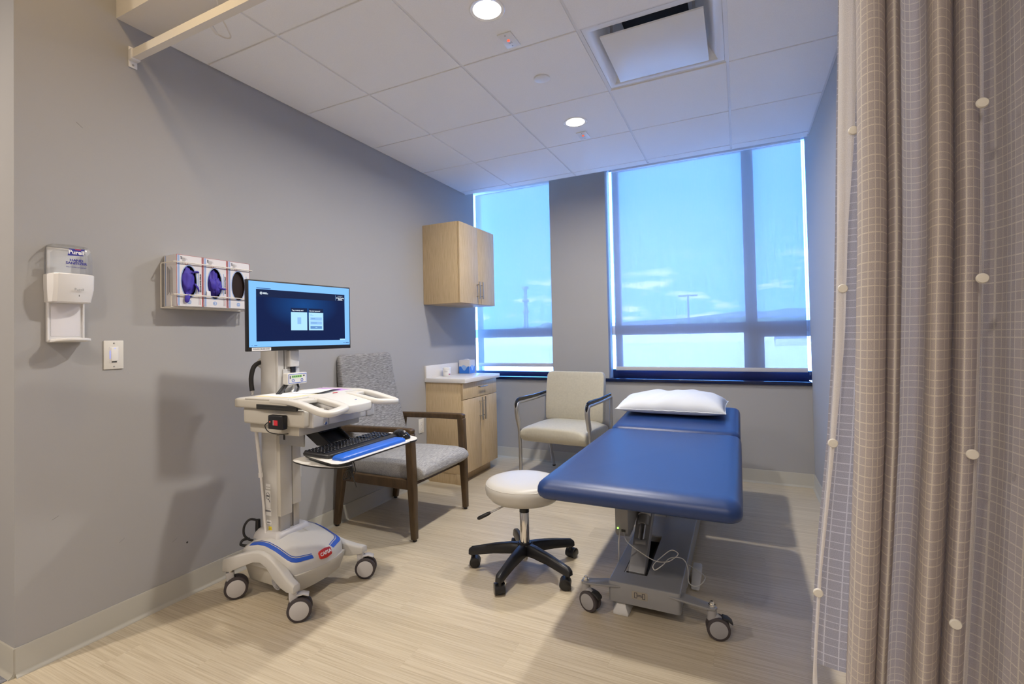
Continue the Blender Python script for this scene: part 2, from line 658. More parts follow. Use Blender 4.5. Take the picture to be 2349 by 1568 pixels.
# floor: planks with the grain across the room
fl = struct(MB().box(-.02, 3.05, YE, YW + .02, -.12, -.004).build('floor', 'floor_plank', smooth=0))
pw, plen = .1524, .9144
full = None
row = 0
y = YW
while y > -3.55:
    off = (row * .37 % 1) * plen
    x0 = -off
    while x0 < X:
        a, b = max(x0, 0), min(x0 + plen, X)
        if b - a > .02:
            m = MB().box(.0001, b - a - .0001, -pw + .0001, -.0001, -.004, 0)
            if abs(b - a - plen) < 1e-6 and full is not None:
                o = bpy.data.objects.new('plank', full)
                COL.objects.link(o)
                o.parent = fl
                o.location = (a, y, 0)
            else:
                o = m.build('plank', 'floor_plank', fl, smooth=0, loc=(a, y, 0))
                if abs(b - a - plen) < 1e-6:
                    full = o.data
        x0 += plen
    y -= pw
    row += 1
MB().box(0, X, YE, y, -.004, 0).build('plank_field', 'floor_plank', fl, smooth=0)
struct(MB().box(-3.0, -.002, YE, YN, -.10, .002).build('floor_corridor', 'carpet', smooth=0))

# walls
WL = struct(MB().box(-.30, 0, YN, .262, 0, TOP).build('wall_left', 'wall_paint', smooth=0))
# wall marks: small scuffs
for (sx, sz, dx, dz) in ((-2.83, .35, .02, .012), (-2.62, .27, .022, .012), (-2.97, 2.07, .02, -.016), (-3.05, .52, .02, .01)):
    MB().tube([(.0004, sx, sz), (.0004, sx + dx, sz + dz)], .0008, 5).build('scuff', 'ink_grey', WL)
MB().lathe([(.0001, 0), (.0045, .0004), (.0045, .0008), (.0001, .0012)], (0, -2.553, .245), 'x', 8).build('nail_hole', 'slot_dark', WL)
wb = MB()
wb.box(-.30, X + .3, YW, .60, 0, .765)                  # below the sills
wb.box(.775, 1.305, YW, .505, .765, TOP)                # pier between the windows
wb.box(-.30, X + .3, .40, .60, 2.74, TOP)               # head above the glass
wb.box(2.885, X + .3, .33, .60, .765, TOP)
WB = struct(wb.build('wall_back', 'wall_paint', smooth=0))
WR = struct(MB().box(X, X + .3, YE, .345, 0, TOP).build('wall_right', 'wall_paint', smooth=0))
struct(MB().box(-3.0, X + .3, YE - .2, YE, 0, TOP).build('wall_front', 'wall_paint', smooth=0))
struct(MB().box(-3.2, -3.0, YE - .2, YN + .3, 0, TOP).build('wall_corridor_end', 'wall_paint', smooth=0))
struct(MB().box(-3.0, -.30, YN, YN + .3, 0, TOP).build('wall_corridor_side', 'wall_paint', smooth=0))

# cove base
def base_profile(t=.006, h=.1016):
    return [(0, 0), (.020, 0), (.019, .0035), (.011, .008), (t, .016), (t, h - .003), (t - .002, h), (0, h)]
bp = base_profile()
m = MB().add([], [])
m.prism([(a, z) for a, z in bp], YN, .262, 'y')
struct(m.build('baseboard_left', 'vinyl_base', smooth=50))
m = MB()
m.prism([(YW - a, z) for a, z in bp], 0, X, 'x')
struct(m.build('baseboard_back', 'vinyl_base', smooth=50))
m = MB()
m.prism([(X - a, z) for a, z in bp], YE, YW, 'y')
struct(m.build('baseboard_right', 'vinyl_base', smooth=50))
m = MB()
m.prism([(YN - a, z) for a, z in bp], -.302, .006, 'x')
struct(m.build('baseboard_end', 'vinyl_base', smooth=50))

# ceiling: slab, tiles, grid
CE = struct(MB().box(-3.2, X + .3, YE - .2, .60, TOP, TOP + .15).build('ceiling', 'gypsum', smooth=0))
cols = [0, .508, 1.118, 1.728, 2.338, X]
rows = [-2.68, -2.44, -1.83, -1.22, -.61, 0, .095]
gb = .012
for i in range(5):
    for j in range(6):
        a, b, c, d = cols[i], cols[i + 1], rows[j], rows[j + 1]
        if i == 3 and j == 2:
            continue                                      # the air diffuser sits here
        a2 = a + (.0065 if i else .012)
        b2 = b - (.0065 if i < 4 else .012)
        c2, d2 = c + .005, d - .005
        MB().box(a2, b2, c2, d2, H - .0075, H + .012).build('ceiling_tile', 'ceiling_white', CE, bevel=.0012, seg=1, smooth=0)
for x in cols[1:-1]:
    MB().box(x - gb, x + gb, rows[0], .097, H - .0022, H + .03).build('grid_bar', 'grid_white', CE, smooth=0)
for yy in rows[1:-1]:
    for i in range(5):
        MB().box(cols[i] + (gb if i else 0), cols[i + 1] - (gb if i < 4 else 0), yy - gb, yy + gb, H - .001, H + .03).build('grid_bar', 'grid_white', CE, smooth=0)
MB().box(0, .02, -2.68, .097, H - .002, H + .03).build('wall_angle', 'grid_white', CE, smooth=0)
MB().box(X - .02, X, -2.68, .097, H - .002, H + .03).build('wall_angle', 'grid_white', CE, smooth=0)
MB().box(-.135, 2.885, .085, .105, H - .006, TOP).build('edge_trim', 'grid_white', CE, smooth=0)
MB().box(0, X, -2.83, -2.67, H, TOP).build('soffit', 'gypsum', CE, smooth=0)

# ------------------------------------------------------------------ windows
def window(n, x0, x1, jw, xs0, zf, mull):
    Y0, Y1 = .515, .575
    w = thing('window_%d' % n, '', '', (0, 0, 0))
    struct(w)
    MB().box(x0, x0 + jw, Y0, Y1, .80, 2.74).build('frame_jamb', 'frame_white', w, bevel=.004)
    MB().box(x1, x1 + .02, Y0, Y1, .80, 2.74).build('frame_jamb', 'frame_white', w, bevel=.004)
    MB().quad((xs0, .545, .80), (x0, .545, .80), (x0, .545, 2.74), (xs0, .545, 2.74)).build('pane', 'window_glass', w, smooth=0)
    MB().box(xs0, x1, Y0, Y1, 2.69, 2.74).build('frame_head', 'frame_white', w, bevel=.004)
    MB().box(xs0, x1, Y0 - .012, Y1, .79, zf).build('frame_foot', 'frame_navy', w, bevel=.004)
    MB().box(xs0, x1, Y0 - .004, Y1, 1.178, 1.262).build('rail', 'frame_white', w, bevel=.004)
    a0 = x0 + jw
    if mull:
        MB().box(2.404, 2.491, Y0 - .006, Y1, 1.262, 2.69).build('mullion', 'frame_white', w, bevel=.004)
        MB().box(2.388, 2.536, Y0 - .006, Y1, .835, 1.178).build('mullion', 'frame_white', w, bevel=.004)
        MB().box(2.536, x1, Y0 - .006, Y1, 1.137, 1.178).build('vent_rail', 'frame_white', w, bevel=.004)
        panes = [(a0, 2.404, 1.262, 2.69), (2.491, x1, 1.262, 2.69), (a0, 2.388, zf, 1.178), (2.536, x1, zf, 1.137)]
    else:
        panes = [(a0, x1, 1.262, 2.69), (a0, x1, zf, 1.178)]
    for a, b, c, d in panes:
        MB().quad((a, .545, c), (b, .545, c), (b, .545, d), (a, .545, d)).build('pane', 'window_glass', w, smooth=0)
    return w
W1 = window(1, -.117, .83, .040, -.30, .832, False)
W2 = window(2, 1.335, 2.885, .050, 1.20, .862, True)
for w, a, b in ((W1, -.135, .80), (W2, 1.272, X - .001)):
    MB().box(a, b, YW - .022, .52, .765, .792).build('sill', 'sill_navy', w, bevel=.003)

def roller_shade(label, x0, x1, yb, zb, chain):
    t = thing('roller_shade', label, 'shade', ((x0 + x1) / 2, yb, zb), group='roller shades on the windows')
    hw = (x1 - x0) / 2
    zt = 2.66 - zb
    MB().quad((-hw, 0, .02), (hw, 0, .02), (hw, 0, zt), (-hw, 0, zt)).build('shade_fabric', 'shade_cloth', t, smooth=0)
    MB().prism(rrect(-.006, .006, -.012, .022, .005, 3), -hw, hw, 'x').build('hem_bar', 'frame_white', t)
    MB().lathe([(.001, -hw), (.024, -hw), (.024, hw), (.001, hw)], (0, .02, zt + .02), 'x', 20).build('roller_tube', 'white_metal', t)
    if chain:
        c = MB()
        z = -.03
        while z < zt:
            for dy in (-.012, .006):
                c.lathe([(.0004, z - .0021), (.0021, z), (.0004, z + .0021)], (hw + .012, dy, 0), 'z', 5)
            z += .0062
        c.build('bead_chain', 'steel', t)['kind'] = 'stuff'
    return t
roller_shade('narrow pale woven roller shade over the window beside the wall cabinet', -.082, .765, .452, .895, False)
roller_shade('wide pale woven roller shade with bead chain, over the window behind the bed', 1.343, 2.824, .452, .868, True)

# ------------------------------------------------------------------ ceiling fittings
def downlight(x, y, z, label, lens='lamp_lens', watts=DOWNLIGHT, colour=(1.0, .945, .87), spread=170):
    t = thing('downlight', label, 'ceiling light', (x, y, z), group='recessed downlights')
    MB().lathe([(.060, .004), (.060, -.001), (.072, -.004), (.076, -.0015), (.076, .0), (.072, .004)], n=40).build('trim_ring', 'white_gloss', t)
    MB().lathe([(.0005, -.001), (.0605, -.001), (.0605, .003), (.0005, .003)], n=32).build('lens', lens, t)
    ld = bpy.data.lights.new('downlight_lamp', 'AREA')
    ld.shape = 'DISK'
    ld.size = .116
    ld.energy = watts
    ld.color = colour
    ld.spread = math.radians(spread)
    lo_ = bpy.data.objects.new('downlight_lamp', ld)
    COL.objects.link(lo_)
    lo_.parent = t
    lo_.location = (0, 0, -.006)
    return t
downlight(1.431, -2.147, H - .0075, 'round lit downlight in the ceiling tile next to the air diffuser')
downlight(1.434, -.925, H - .0075, 'round lit downlight in the ceiling tile toward the windows')
for x, y, lb in ((1.9, -4.65, 'unseen warm fill downlight added in the corridor ceiling above the plank floor'), (2.3, -5.6, 'unseen warm fill downlight added in the corridor ceiling by the wall across the bed'), (-.5, -4.5, 'unseen warm fill downlight added in the corridor ceiling above the grey carpet')):  # lamps added out of view to brighten the curtain and wall end
    downlight(x, y, TOP - .001, lb, 'fill_lamp_lens', CORRIDOR_FILL * (2.8 if x < 0 else 1.25), (1.0, .88, .76), 165)
downlight(.62, -3.12, TOP - .001, 'unseen amber lamp added in the raised ceiling for the warm glow at the soffit', 'fill_lamp_lens', 3.0, (1.0, .72, .36), 170)  # added in place of a cove light, warms the soffit and wall top

t = thing('sprinkler_cover', 'round flat white sprinkler cover plate between the two downlights', 'sprinkler', (1.438, -1.529, H - .0075))
MB().lathe([(.0005, -.007), (.038, -.007), (.042, -.005), (.042, -.003), (.0005, -.003)], n=36).build('cover_disc', 'white_metal', t)
MB().lathe([(.030, -.003), (.044, -.002), (.045, 0), (.030, 0)], n=36).build('trim_ring', 'white_plastic', t)

def indicator_plate(x, y, label):
    t = thing('indicator_plate', label, 'wall plate', (x, y, H - .0075), group='red indicator plates in the ceiling')
    MB().box(-.035, .035, -.057, .057, -.006, 0).build('cover_plate', 'white_metal', t, bevel=.002)
    MB().lathe([(.0003, -.011), (.006, -.010), (.007, -.006), (.0003, -.006)], (0, -.004, 0), n=14).build('indicator_lamp', 'red_lamp', t)
    for yy in (-.042, .042):
        MB().lathe([(.0003, -.0075), (.003, -.0075), (.003, -.006), (.0003, -.006)], (0, yy, 0), n=10).build('screw', 'steel', t)
    for k, yy in enumerate((.012, .020)):
        patch('print_line', 'ink_grey', t, (0, 0, -.0062), (1, 0, 0), (0, -1, 0), -.010, .010, -yy - .0012, -yy + .0012)
    return t
indicator_plate(1.425, -1.918, 'white ceiling plate with red lamp beside the downlight near the diffuser')
indicator_plate(1.422, -.706, 'white ceiling plate with red lamp beside the downlight toward the windows')

t = thing('air_diffuser', 'square white plaque air diffuser set in the ceiling grid over the bed', 'air vent', (2.033, -1.525, H))
h = .292
rings = [[(sx * r, sy * r, z) for sx, sy in ((-1, -1), (1, -1), (1, 1), (-1, 1))] for r, z in ((h, -.001), (h - .03, -.003), (h - .055, .03), (h - .085, .075), (.15, .115), (.15, .13))]
MB().loft(rings, cap=False).build('cone', 'white_metal', t, smooth=60)
MB().box(-.222, .222, -.228, .212, -.024, -.015).build('face_plate', 'white_metal', t, bevel=.002)
MB().lathe([(.19, .115), (.19, .30), (.17, .30)], n=32).build('neck', 'dark_duct', t)
MB().box(-.26, .26, -.26, .26, .31, .318).build('duct_cap', 'dark_duct', t, smooth=0)
for sx in (-1, 1):
    for sy in (-1, 1):
        MB().box(sx * .18 - .006, sx * .18 + .006, sy * .17 - .002, sy * .17 + .002, -.016, .10).build('hanger', 'steel', t)

# curtain track
t = thing('curtain_track', 'cream curtain track spanning from the wall bracket below the ceiling', 'curtain track', (0, -2.77, 2.42))
pts = [(.012, 0), (2.60, 0)] + [(2.60 + .20 * math.sin(a), -.20 + .20 * math.cos(a)) for a in [PI / 2 * i / 8 for i in range(1, 9)]] + [(2.80, -1.1)]
MB().loft([[(x - 0 * s, y, z) for s, z in ((0, 0), )] for x, y in pts], cap=False) if False else None
rings = []
for k, (x, y) in enumerate(pts):
    a = pts[max(k - 1, 0)]; b = pts[min(k + 1, len(pts) - 1)]
    d = Vector((b[0] - a[0], b[1] - a[1])).normalized()
    nx, ny = -d.y, d.x
    rings.append([(x + nx * o, y + ny * o, z) for o, z in ((-.015, 0), (.015, 0), (.015, .036), (-.015, .036))])
MB().loft(rings).build('rail', 'gypsum', t, smooth=30)
MB().box(0, .006, -.017, .017, -.034, .056).build('wall_bracket', 'white_plastic', t, bevel=.002)
MB().box(.004, .03, -.018, .018, -.006, .040).build('bracket_socket', 'white_plastic', t, bevel=.002)
for z in (-.022, .046):
    MB().lathe([(.0003, .008), (.004, .0075), (.0048, .006), (.0003, .006)], (0, 0, z), 'x', 12).build('screw', 'steel', t)
for x in (.9, 1.9):
    MB().cyl((x, 0, .036), (x, 0, TOP - 2.42 if False else .40), .004, n=8).build('hanger_rod', 'steel', t)

t = thing('pull_wand', 'small cream wand with looped thin cord hanging by the curtain track', 'cord', (.45, -2.70, 2.47))
MB().tube([(-.012, -.036, .02), (-.004, -.012, .012), (-.026, .034, .0)], [.006, .0075, .006], 10).build('wand', 'wire_white', t)
MB().tube(spline([(-.026, .034, 0), (-.006, .058, -.01), (.022, .062, -.012), (.046, .03, .0), (.062, -.01, .03), (.070, -.035, .098)], 6), .0028, 8).build('cord', 'wire_white', t)

# ------------------------------------------------------------------ privacy curtain
t = thing('privacy_curtain', 'taupe privacy curtain with cream check, gathered in folds on its track', 'curtain', (2.66, -2.77, .47))
def cloth(name, material, path, z0, z1, lean, uo=0., nz=26, sag=None):
    """path: plan points; lean(k 0..1, s 0..1) shifts in x,y toward the hem"""
    pts = spline(path, 10)
    u = [0]
    for a, b in zip(pts, pts[1:]):
        u.append(u[-1] + math.hypot(b[0] - a[0], b[1] - a[1]))
    me = bpy.data.meshes.new(name)
    vs, fs, uvs = [], [], []
    n = len(pts)
    for r in range(nz + 1):
        k = r / nz
        for i, p in enumerate(pts):
            s = u[i] / u[-1]
            dx, dy = lean(1 - k, s)
            zb = z0 + (sag(s) if sag else 0)
            vs.append((p[0] + dx - 2.66, p[1] + dy, zb + (z1 - zb) * k - .47))
            uvs.append((u[i] + uo, zb + (z1 - zb) * k))
    for r in range(nz):
        for i in range(n - 1):
            fs.append((r * n + i, r * n + i + 1, (r + 1) * n + i + 1, (r + 1) * n + i))
    me.from_pydata(vs, [], fs)
    ul = me.uv_layers.new(name='UVMap')
    for lp in me.loops:
        ul.data[lp.index].uv = uvs[lp.vertex_index]
    me.polygons.foreach_set('use_smooth', [True] * len(me.polygons))
    me.materials.append(MAT[material])
    o = bpy.data.objects.new(name, me)
    COL.objects.link(o)
    o.parent = t
    return o
def tab(rows_, d):
    if d <= rows_[0][0]: return rows_[0][1]
    for (a, fa), (b, fb) in zip(rows_, rows_[1:]):
        if d <= b: return fa + (fb - fa) * (d - a) / (b - a)
    return rows_[-1][1]
LEAN = [(0, .012), (.30, .010), (.52, 0), (.64, -.010), (.73, -.018), (.86, -.035), (.98, -.051), (1, -.053)]
def lean_main(d, s):
    # the bunch drifts toward its free edge on the way down
    return (tab(LEAN, d) * (.92 + .16 * s) + .0015 * math.sin(d * 7 + s * 9) * d, -.008 * d * math.sin(s * 8))
PXT = [(1900, 2.523), (1960, 2.567), (2032, 2.617), (2068, 2.641), (2130, 2.682), (2188, 2.718), (2258, 2.760), (2349, 2.813)]
def fold_pt(px, dy):
    """fold edges read off the photo at the track plane; dy = depth of the fold, metres"""
    for (a, xa), (b, xb) in zip(PXT, PXT[1:]):
        if px <= b:
            break
    xp = xa + (xb - xa) * (px - a) / (b - a)
    return (2.3528 + (xp - 2.3528) * (1.179 + dy) / 1.179, dy)
main = [fold_pt(*p) for p in ((1972, .030), (1966, -.010), (1976, -.048), (2000, -.066), (2022, -.058), (2033, -.030), (2034, .005),
        (2038, -.030), (2052, -.052), (2064, -.045), (2069, -.010), (2070, .030), (2076, .055), (2095, .066), (2114, .062), (2127, .040), (2131, -.005),
        (2132, -.045), (2144, -.076), (2162, -.084), (2179, -.070), (2187, -.040), (2190, -.002), (2196, -.036), (2214, -.058), (2236, -.054), (2250, -.030))]
cloth('folds', 'curtain_plaid', main, .43, 2.412, lean_main)
EDGE_A = [(.28, 0), (.417, -.011), (.518, -.018), (.637, -.028), (.757, -.046), (.878, -.071), (.987, -.087)]
EDGE_B = [(.288, 0), (.423, -.015), (.52, -.032), (.637, -.044), (.755, -.069), (.875, -.096), (.967, -.111)]
def lean_pale(d, s):
    return (tab(EDGE_A, d) * (1 - s) + tab(EDGE_B, d) * s, -.01 * d)
cloth('daylit_edge', 'curtain_pale', [(2.558, .030), (2.564, .018), (2.575, .012), (2.589, .014)], .44, 2.412, lean_pale, nz=40, sag=lambda s: -.05 * (1 - s))  # turned-back leading edge, daylight on its back put into the paler cloth
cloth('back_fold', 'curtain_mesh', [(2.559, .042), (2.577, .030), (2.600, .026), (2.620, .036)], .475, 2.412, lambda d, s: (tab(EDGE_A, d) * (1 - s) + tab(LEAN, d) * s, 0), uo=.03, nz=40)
def lean_wide(d, s):
    return (tab(LEAN, d) * 1.1 * (1 - s) ** 1.5, 0)
cloth('wide_panel', 'curtain_plaid', [(2.760, .030), (2.770, .034), (2.786, .010), (2.795, -.06), (2.797, -.18), (2.806, -.34), (2.795, -.52), (2.808, -.72), (2.80, -.95)], .40, 2.412, lean_wide, uo=.05)
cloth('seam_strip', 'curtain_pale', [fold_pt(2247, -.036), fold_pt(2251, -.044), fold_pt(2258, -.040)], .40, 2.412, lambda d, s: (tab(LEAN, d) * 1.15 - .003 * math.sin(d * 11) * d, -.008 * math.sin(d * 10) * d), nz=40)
def snap(x, y, z):
    MB().lathe([(.0003, -.0045), (.0075, -.004), (.009, -.002), (.009, 0), (.0003, .001)], (x - 2.66, y, z - .47), 'y', 18).build('snap', 'snap_white', t)
for x, y, z in ((2.741, -.065, 1.563), (2.732, -.065, 1.26), (2.710, -.065, .956), (2.679, -.065, .658)):
    snap(x, y, z)
for x, y, z in ((2.571, .008, 1.578), (2.544, .006, 1.26), (2.518, .002, .947), (2.484, .0, .64)):
    snap(x, y, z)

# ------------------------------------------------------------------ hand sanitizer dispenser
t = thing('sanitizer_dispenser', 'white wall dispenser with clear refill and printed front, by the wall end', 'dispenser', (0, -3.012, 1.195))
hw = .062
def disp_ring(z, hw, d, c=.02):
    return [(0.001, -hw, z), (d - c, -hw, z), (d - c * .3, -hw + c * .45, z), (d, -hw + c * 1.3, z), (d + .006, 0, z), (d, hw - c * 1.3, z), (d - c * .3, hw - c * .45, z), (d - c, hw, z), (.001, hw, z)]
MB().loft([disp_ring(.148, .058, .070), disp_ring(.150, .060, .082), disp_ring(.20, .0625, .100), disp_ring(.252, .063, .102), disp_ring(.255, .062, .100)]).build('housing', 'white_plastic', t, smooth=30)
MB().loft([disp_ring(.256, .060, .096), disp_ring(.315, .060, .094), disp_ring(.352, .058, .088), disp_ring(.366, .054, .070), disp_ring(.370, .048, .055)]).build('clear_cover', 'bottle_clear', t, smooth=30)
MB().loft([disp_ring(.258, .046, .080), disp_ring(.338, .046, .078), disp_ring(.350, .036, .06)]).build('refill_bottle', 'bottle_clear', t, smooth=30)
MB().box(.001, .012, -.055, .055, 0, .36).build('back_plate', 'white_plastic', t, bevel=.002)
MB().box(.011, .014, -.045, .045, .02, .145).build('splash_panel', 'card_white', t, bevel=.001)
m = MB()
m.loft([[(0.005, -.055, z0), (.075, -.055, z0 + .004), (.10, -.03, z0 + .006), (.105, 0, z0 + .007), (.10, .03, z0 + .006), (.075, .055, z0 + .004), (.005, .055, z0)] for z0 in (-.004, .006)])
m.build('drip_tray', 'white_plastic', t, bevel=.002)
for s in (-1, 1):
    MB().box(.005, .020, s * .055 - .003, s * .055 + .003, .0, .15).build('side_rib', 'white_plastic', t, bevel=.0015)
R_, U_ = (0, 1, 0), (0, 0, 1)
MB().prism([(-.028, .322), (.020, .325), (.024, .351), (-.024, .348)], .0990, .1012, 'x').build('label_band', 'ink_blue', t)
MB().prism([(-.006, .345), (.012, .346), (.012, .349), (-.006, .348)], .1012, .1015, 'x').build('label_red', 'ink_red', t)
lettering('lettering', 'Purell', .021, 'ink_white', t, (.1018, -.002, .3355), R_, U_, bold=.0006)
lettering('lettering', 'HAND', .0125, 'ink_blue', t, (.1022, -.002, .305), R_, U_, bold=.0004, squeeze=1.15)
lettering('lettering', 'SANITIZER', .0125, 'ink_blue', t, (.1022, -.002, .294), R_, U_, bold=.0004, squeeze=1.1)
lettering('lettering', 'KILLS 99.99% OF GERMS*', .0058, 'ink_blue', t, (.1022, -.002, .279), R_, U_)
lettering('lettering', 'Purell', .013, 'ink_grey', t, (.1085, .004, .195), R_, U_)
patch('sensor_mark', 'slot_dark', t, (.106, .004, .172), R_, U_, -.001, .001, -.003, .003, off=.0012)

# ------------------------------------------------------------------ dimmer switch
t = thing('light_switch', 'white wall dimmer switch plate with blue level lights', 'light switch', (0, -2.848, 1.077))
MB().box(0.0005, .006, -.036, .036, 0, .119).build('cover_plate', 'outlet_white', t, bevel=.0025)
MB().box(.005, .0075, -.0165, .0165, .026, .093).build('switch_frame', 'white_plastic', t, bevel=.001)
MB().box(.007, .0105, -.012, .013, .034, .090).build('paddle', 'white_gloss', t, bevel=.001)
MB().box(.007, .0085, -.009, .009, .028, .032).build('slider', 'slot_dark', t)
for k in range(7):
    MB().box(.007, .0082, -.0158, -.0138, .044 + .005 * k, .047 + .005 * k).build('level_lamp', 'blue_lamp', t)
MB().box(.0105, .011, .000, .004, .0855, .0875).build('level_lamp', 'blue_lamp', t)
for z in (.011, .108):
    MB().lathe([(.0003, .0072), (.0028, .007), (.003, .006), (.0003, .006)], (0, 0, z), 'x', 10).build('screw', 'steel', t)

# ------------------------------------------------------------------ outlets
def outlet(y, z, label):
    t = thing('wall_outlet', label, 'outlet', (0, y, z - .0575), group='wall outlets')
    MB().box(.0005, .0055, -.035, .035, 0, .115).build('cover_plate', 'outlet_white', t, bevel=.002)
    for zz in (.037, .078):
        r = MB().prism(rrect(-.016, .016, zz - .014, zz + .014, .008), .005, .0075, 'x').build('receptacle', 'white_plastic', t)
        for s in (-1, 1):
            MB().box(.0075, .0078, s * .0062 - .001, s * .0062 + .001, zz - .001, zz + .008).build('slot', 'slot_dark', r)
        MB().box(.0075, .0078, -.002, .002, zz - .010, zz - .006).build('slot', 'slot_dark', r)
    return t
outlet(-.688, .468, 'white wall outlet beside the base cabinet')
outlet(-1.93, .435, 'white wall outlet partly hidden behind the computer cart column')

# ------------------------------------------------------------------ glove boxes in a wire rack
GY0, GD, GZ = -2.648, .098, 1.348
bw, bh = .1175, .232
def glove_box(k, label, gloves, size, pal):
    y0 = GY0 + k * (bw + .0035)
    t = thing('glove_box', label, 'box', (0, y0, GZ), group='glove boxes in the wire rack')
    # front sheet with an oval hole
    n = 28
    cy, cz, ry, rz_ = bw * .468, bh * .488, .034, .072
    ov = [(cy + ry * math.cos(2 * PI * i / n), cz + rz_ * math.sin(2 * PI * i / n)) for i in range(n)]
    outer = []
    for i in range(n):
        a = 2 * PI * i / n
        c, s_ = math.cos(a), math.sin(a)
        q = min((bw / 2) / max(abs(c), 1e-6), (bh / 2) / max(abs(s_), 1e-6))
        outer.append((bw / 2 + c * q, bh / 2 + s_ * q))
    m = MB()
    # corners
    vs = [(GD, a, b) for a, b in outer] + [(GD, a, b) for a, b in ov]
    fs = [(i, (i + 1) % n, n + (i + 1) % n, n + i) for i in range(n)]
    m.add(vs, fs)
    for (qa, qb) in ((0, 0), (bw, 0), (bw, bh), (0, bh)):
        near = sorted(range(n), key=lambda i: math.hypot(outer[i][0] - qa, outer[i][1] - qb))[:2]
        m.add([(GD, qa, qb), (GD, *outer[near[0]]), (GD, *outer[near[1]])], [(0, 1, 2)])
    e = .001
    m.add([(.004, 0, 0), (GD, 0, 0), (GD, 0, bh), (.004, 0, bh)], [(0, 1, 2, 3)])
    m.add([(.004, bw, 0), (GD, bw, 0), (GD, bw, bh), (.004, bw, bh)], [(0, 1, 2, 3)])
    m.add([(.004, 0, 0), (GD, 0, 0), (GD, bw, 0), (.004, bw, 0)], [(0, 1, 2, 3)])
    m.add([(.004, 0, bh), (GD, 0, bh), (GD, bw, bh), (.004, bw, bh)], [(0, 1, 2, 3)])
    m.add([(.004, 0, 0), (.004, bw, 0), (.004, bw, bh), (.004, 0, bh)], [(0, 1, 2, 3)])
    m.build('carton', 'card_white', t, smooth=0)
    MB().box(.008, GD - .012, .004, bw - .004, .004, bh - .004).build('inside', 'box_dark', t, smooth=0) if not gloves else None
    MB().box(.008, .05, .004, bw - .004, .004, bh - .004).build('inside', 'box_dark', t, smooth=0) if gloves else None
    o = (GD + .0004, 0, 0)
    # blue oval rim
    m = MB()
    n2 = 36
    a_ = [(GD + .0005, cy + ry * math.cos(2 * PI * i / n2), cz + rz_ * math.sin(2 * PI * i / n2)) for i in range(n2)]
    b_ = [(GD + .0005, cy + (ry + .004) * math.cos(2 * PI * i / n2), cz + (rz_ + .005) * math.sin(2 * PI * i / n2)) for i in range(n2)]
    m.add(a_ + b_, [(i, (i + 1) % n2, n2 + (i + 1) % n2, n2 + i) for i in range(n2)])
    m.build('oval_rim', 'card_blue', t, smooth=0)
    patch('blue_stripe', 'card_blue', t, o, R_, U_, .004, .013, .002, bh - .002)
    patch('red_edge', 'card_red', t, o, R_, U_, .0, .0018, 0, bh)
    patch('red_edge', 'card_red', t, o, R_, U_, bw - (.0045 if k < 2 else .0018), bw, 0, bh)
    patch('red_edge', 'card_red', t, o, R_, U_, 0, bw, bh - .0012, bh)
    patch('blue_mark', 'card_blue', t, o, R_, U_, .0965, .1005, .060, .165)
    # words run down the side of the opening
    lettering('lettering', 'NITRILE EXAM GLOVES', .0082, 'ink_dark', t, (GD + .0006, .1065, bh * .475), (0, 0, -1), (0, 1, 0), bold=.0003)
    lettering('lettering', '200', .010, 'ink_dark', t, (GD + .0006, .021, bh - .014), (0, 0, -1), (0, 1, 0))
    for q in range(3):
        patch('print_line', 'card_red' if q == 1 else 'ink_grey', t, o, R_, U_, .098 + .0042 * q, .0992 + .0042 * q, .008, .050 - .008 * q, off=.0002)
    for q in range(4):
        patch('print_line', 'ink_grey', t, o, R_, U_, .026 + .0038 * q, .0275 + .0038 * q, bh - .040 + .004 * q, bh - .012, off=.0002)
    MB().tube([(GD + .0006, .043 + .0065 * math.cos(a), bh - .038 + .0065 * math.sin(a)) for a in [2 * PI * i / 18 for i in range(18)]], .0007, 5, closed=True).build('ring_mark', 'card_red', t)
    MB().add([(GD + .0006, .044, bh - .012), (GD + .0006, .038, bh - .022), (GD + .0006, .050, bh - .022)], [(0, 1, 2)]).build('triangle_mark', 'tissue_grey', t, smooth=0)
    b = MB().prism(rrect(.046, .064, .010, .028, .007), GD + .0003, GD + .0007, 'x').build('size_mark', 'card_blue', t)
    lettering('lettering', size, .013, 'ink_white', t, (GD + .0009, .055, .019), (0, 0, -1), (0, 1, 0))
    if k == 0:   # side print
        for q in range(7):
            patch('print_line', 'ink_dark' if q < 4 else 'ink_grey', t, (0, -.0005, 0), (1, 0, 0), (0, 0, 1), .030 + .0062 * q, .0325 + .0062 * q, .05 + .006 * (q % 3), .18 - .005 * (q % 4))
        patch('blue_stripe', 'card_blue', t, (0, -.0004, 0), (1, 0, 0), (0, 0, 1), .012, .018, .002, bh - .002)
    return t, cy, cz
def crumple(t, name, cx, cy, cz, sx, sy, sz, seed, flat=0.):
    rnd = random.Random(seed)
    bm = bmesh.new()
    bmesh.ops.create_icosphere(bm, subdivisions=4, radius=1)
    waves = [(Vector((rnd.uniform(-1, 1), rnd.uniform(-1, 1), rnd.uniform(-1, 1))).normalized(), rnd.uniform(2.5, 8), rnd.uniform(0, 6)) for _ in range(9)]
    for v in bm.verts:
        p = v.co.copy()
        d = sum(1 - abs(math.sin(p.dot(w) * f + q)) ** .6 for w, f, q in waves) / len(waves)
        p *= .78 + .85 * d
        v.co = (cx + p.x * sx, cy + p.y * sy, cz + p.z * sz)
    me = bpy.data.meshes.new(name)
    bm.to_mesh(me)
    bm.free()
    me.polygons.foreach_set('use_smooth', [True] * len(me.polygons))
    me.materials.append(MAT['nitrile'])
    o = bpy.data.objects.new(name, me)
    COL.objects.link(o)
    o.parent = t
    return o
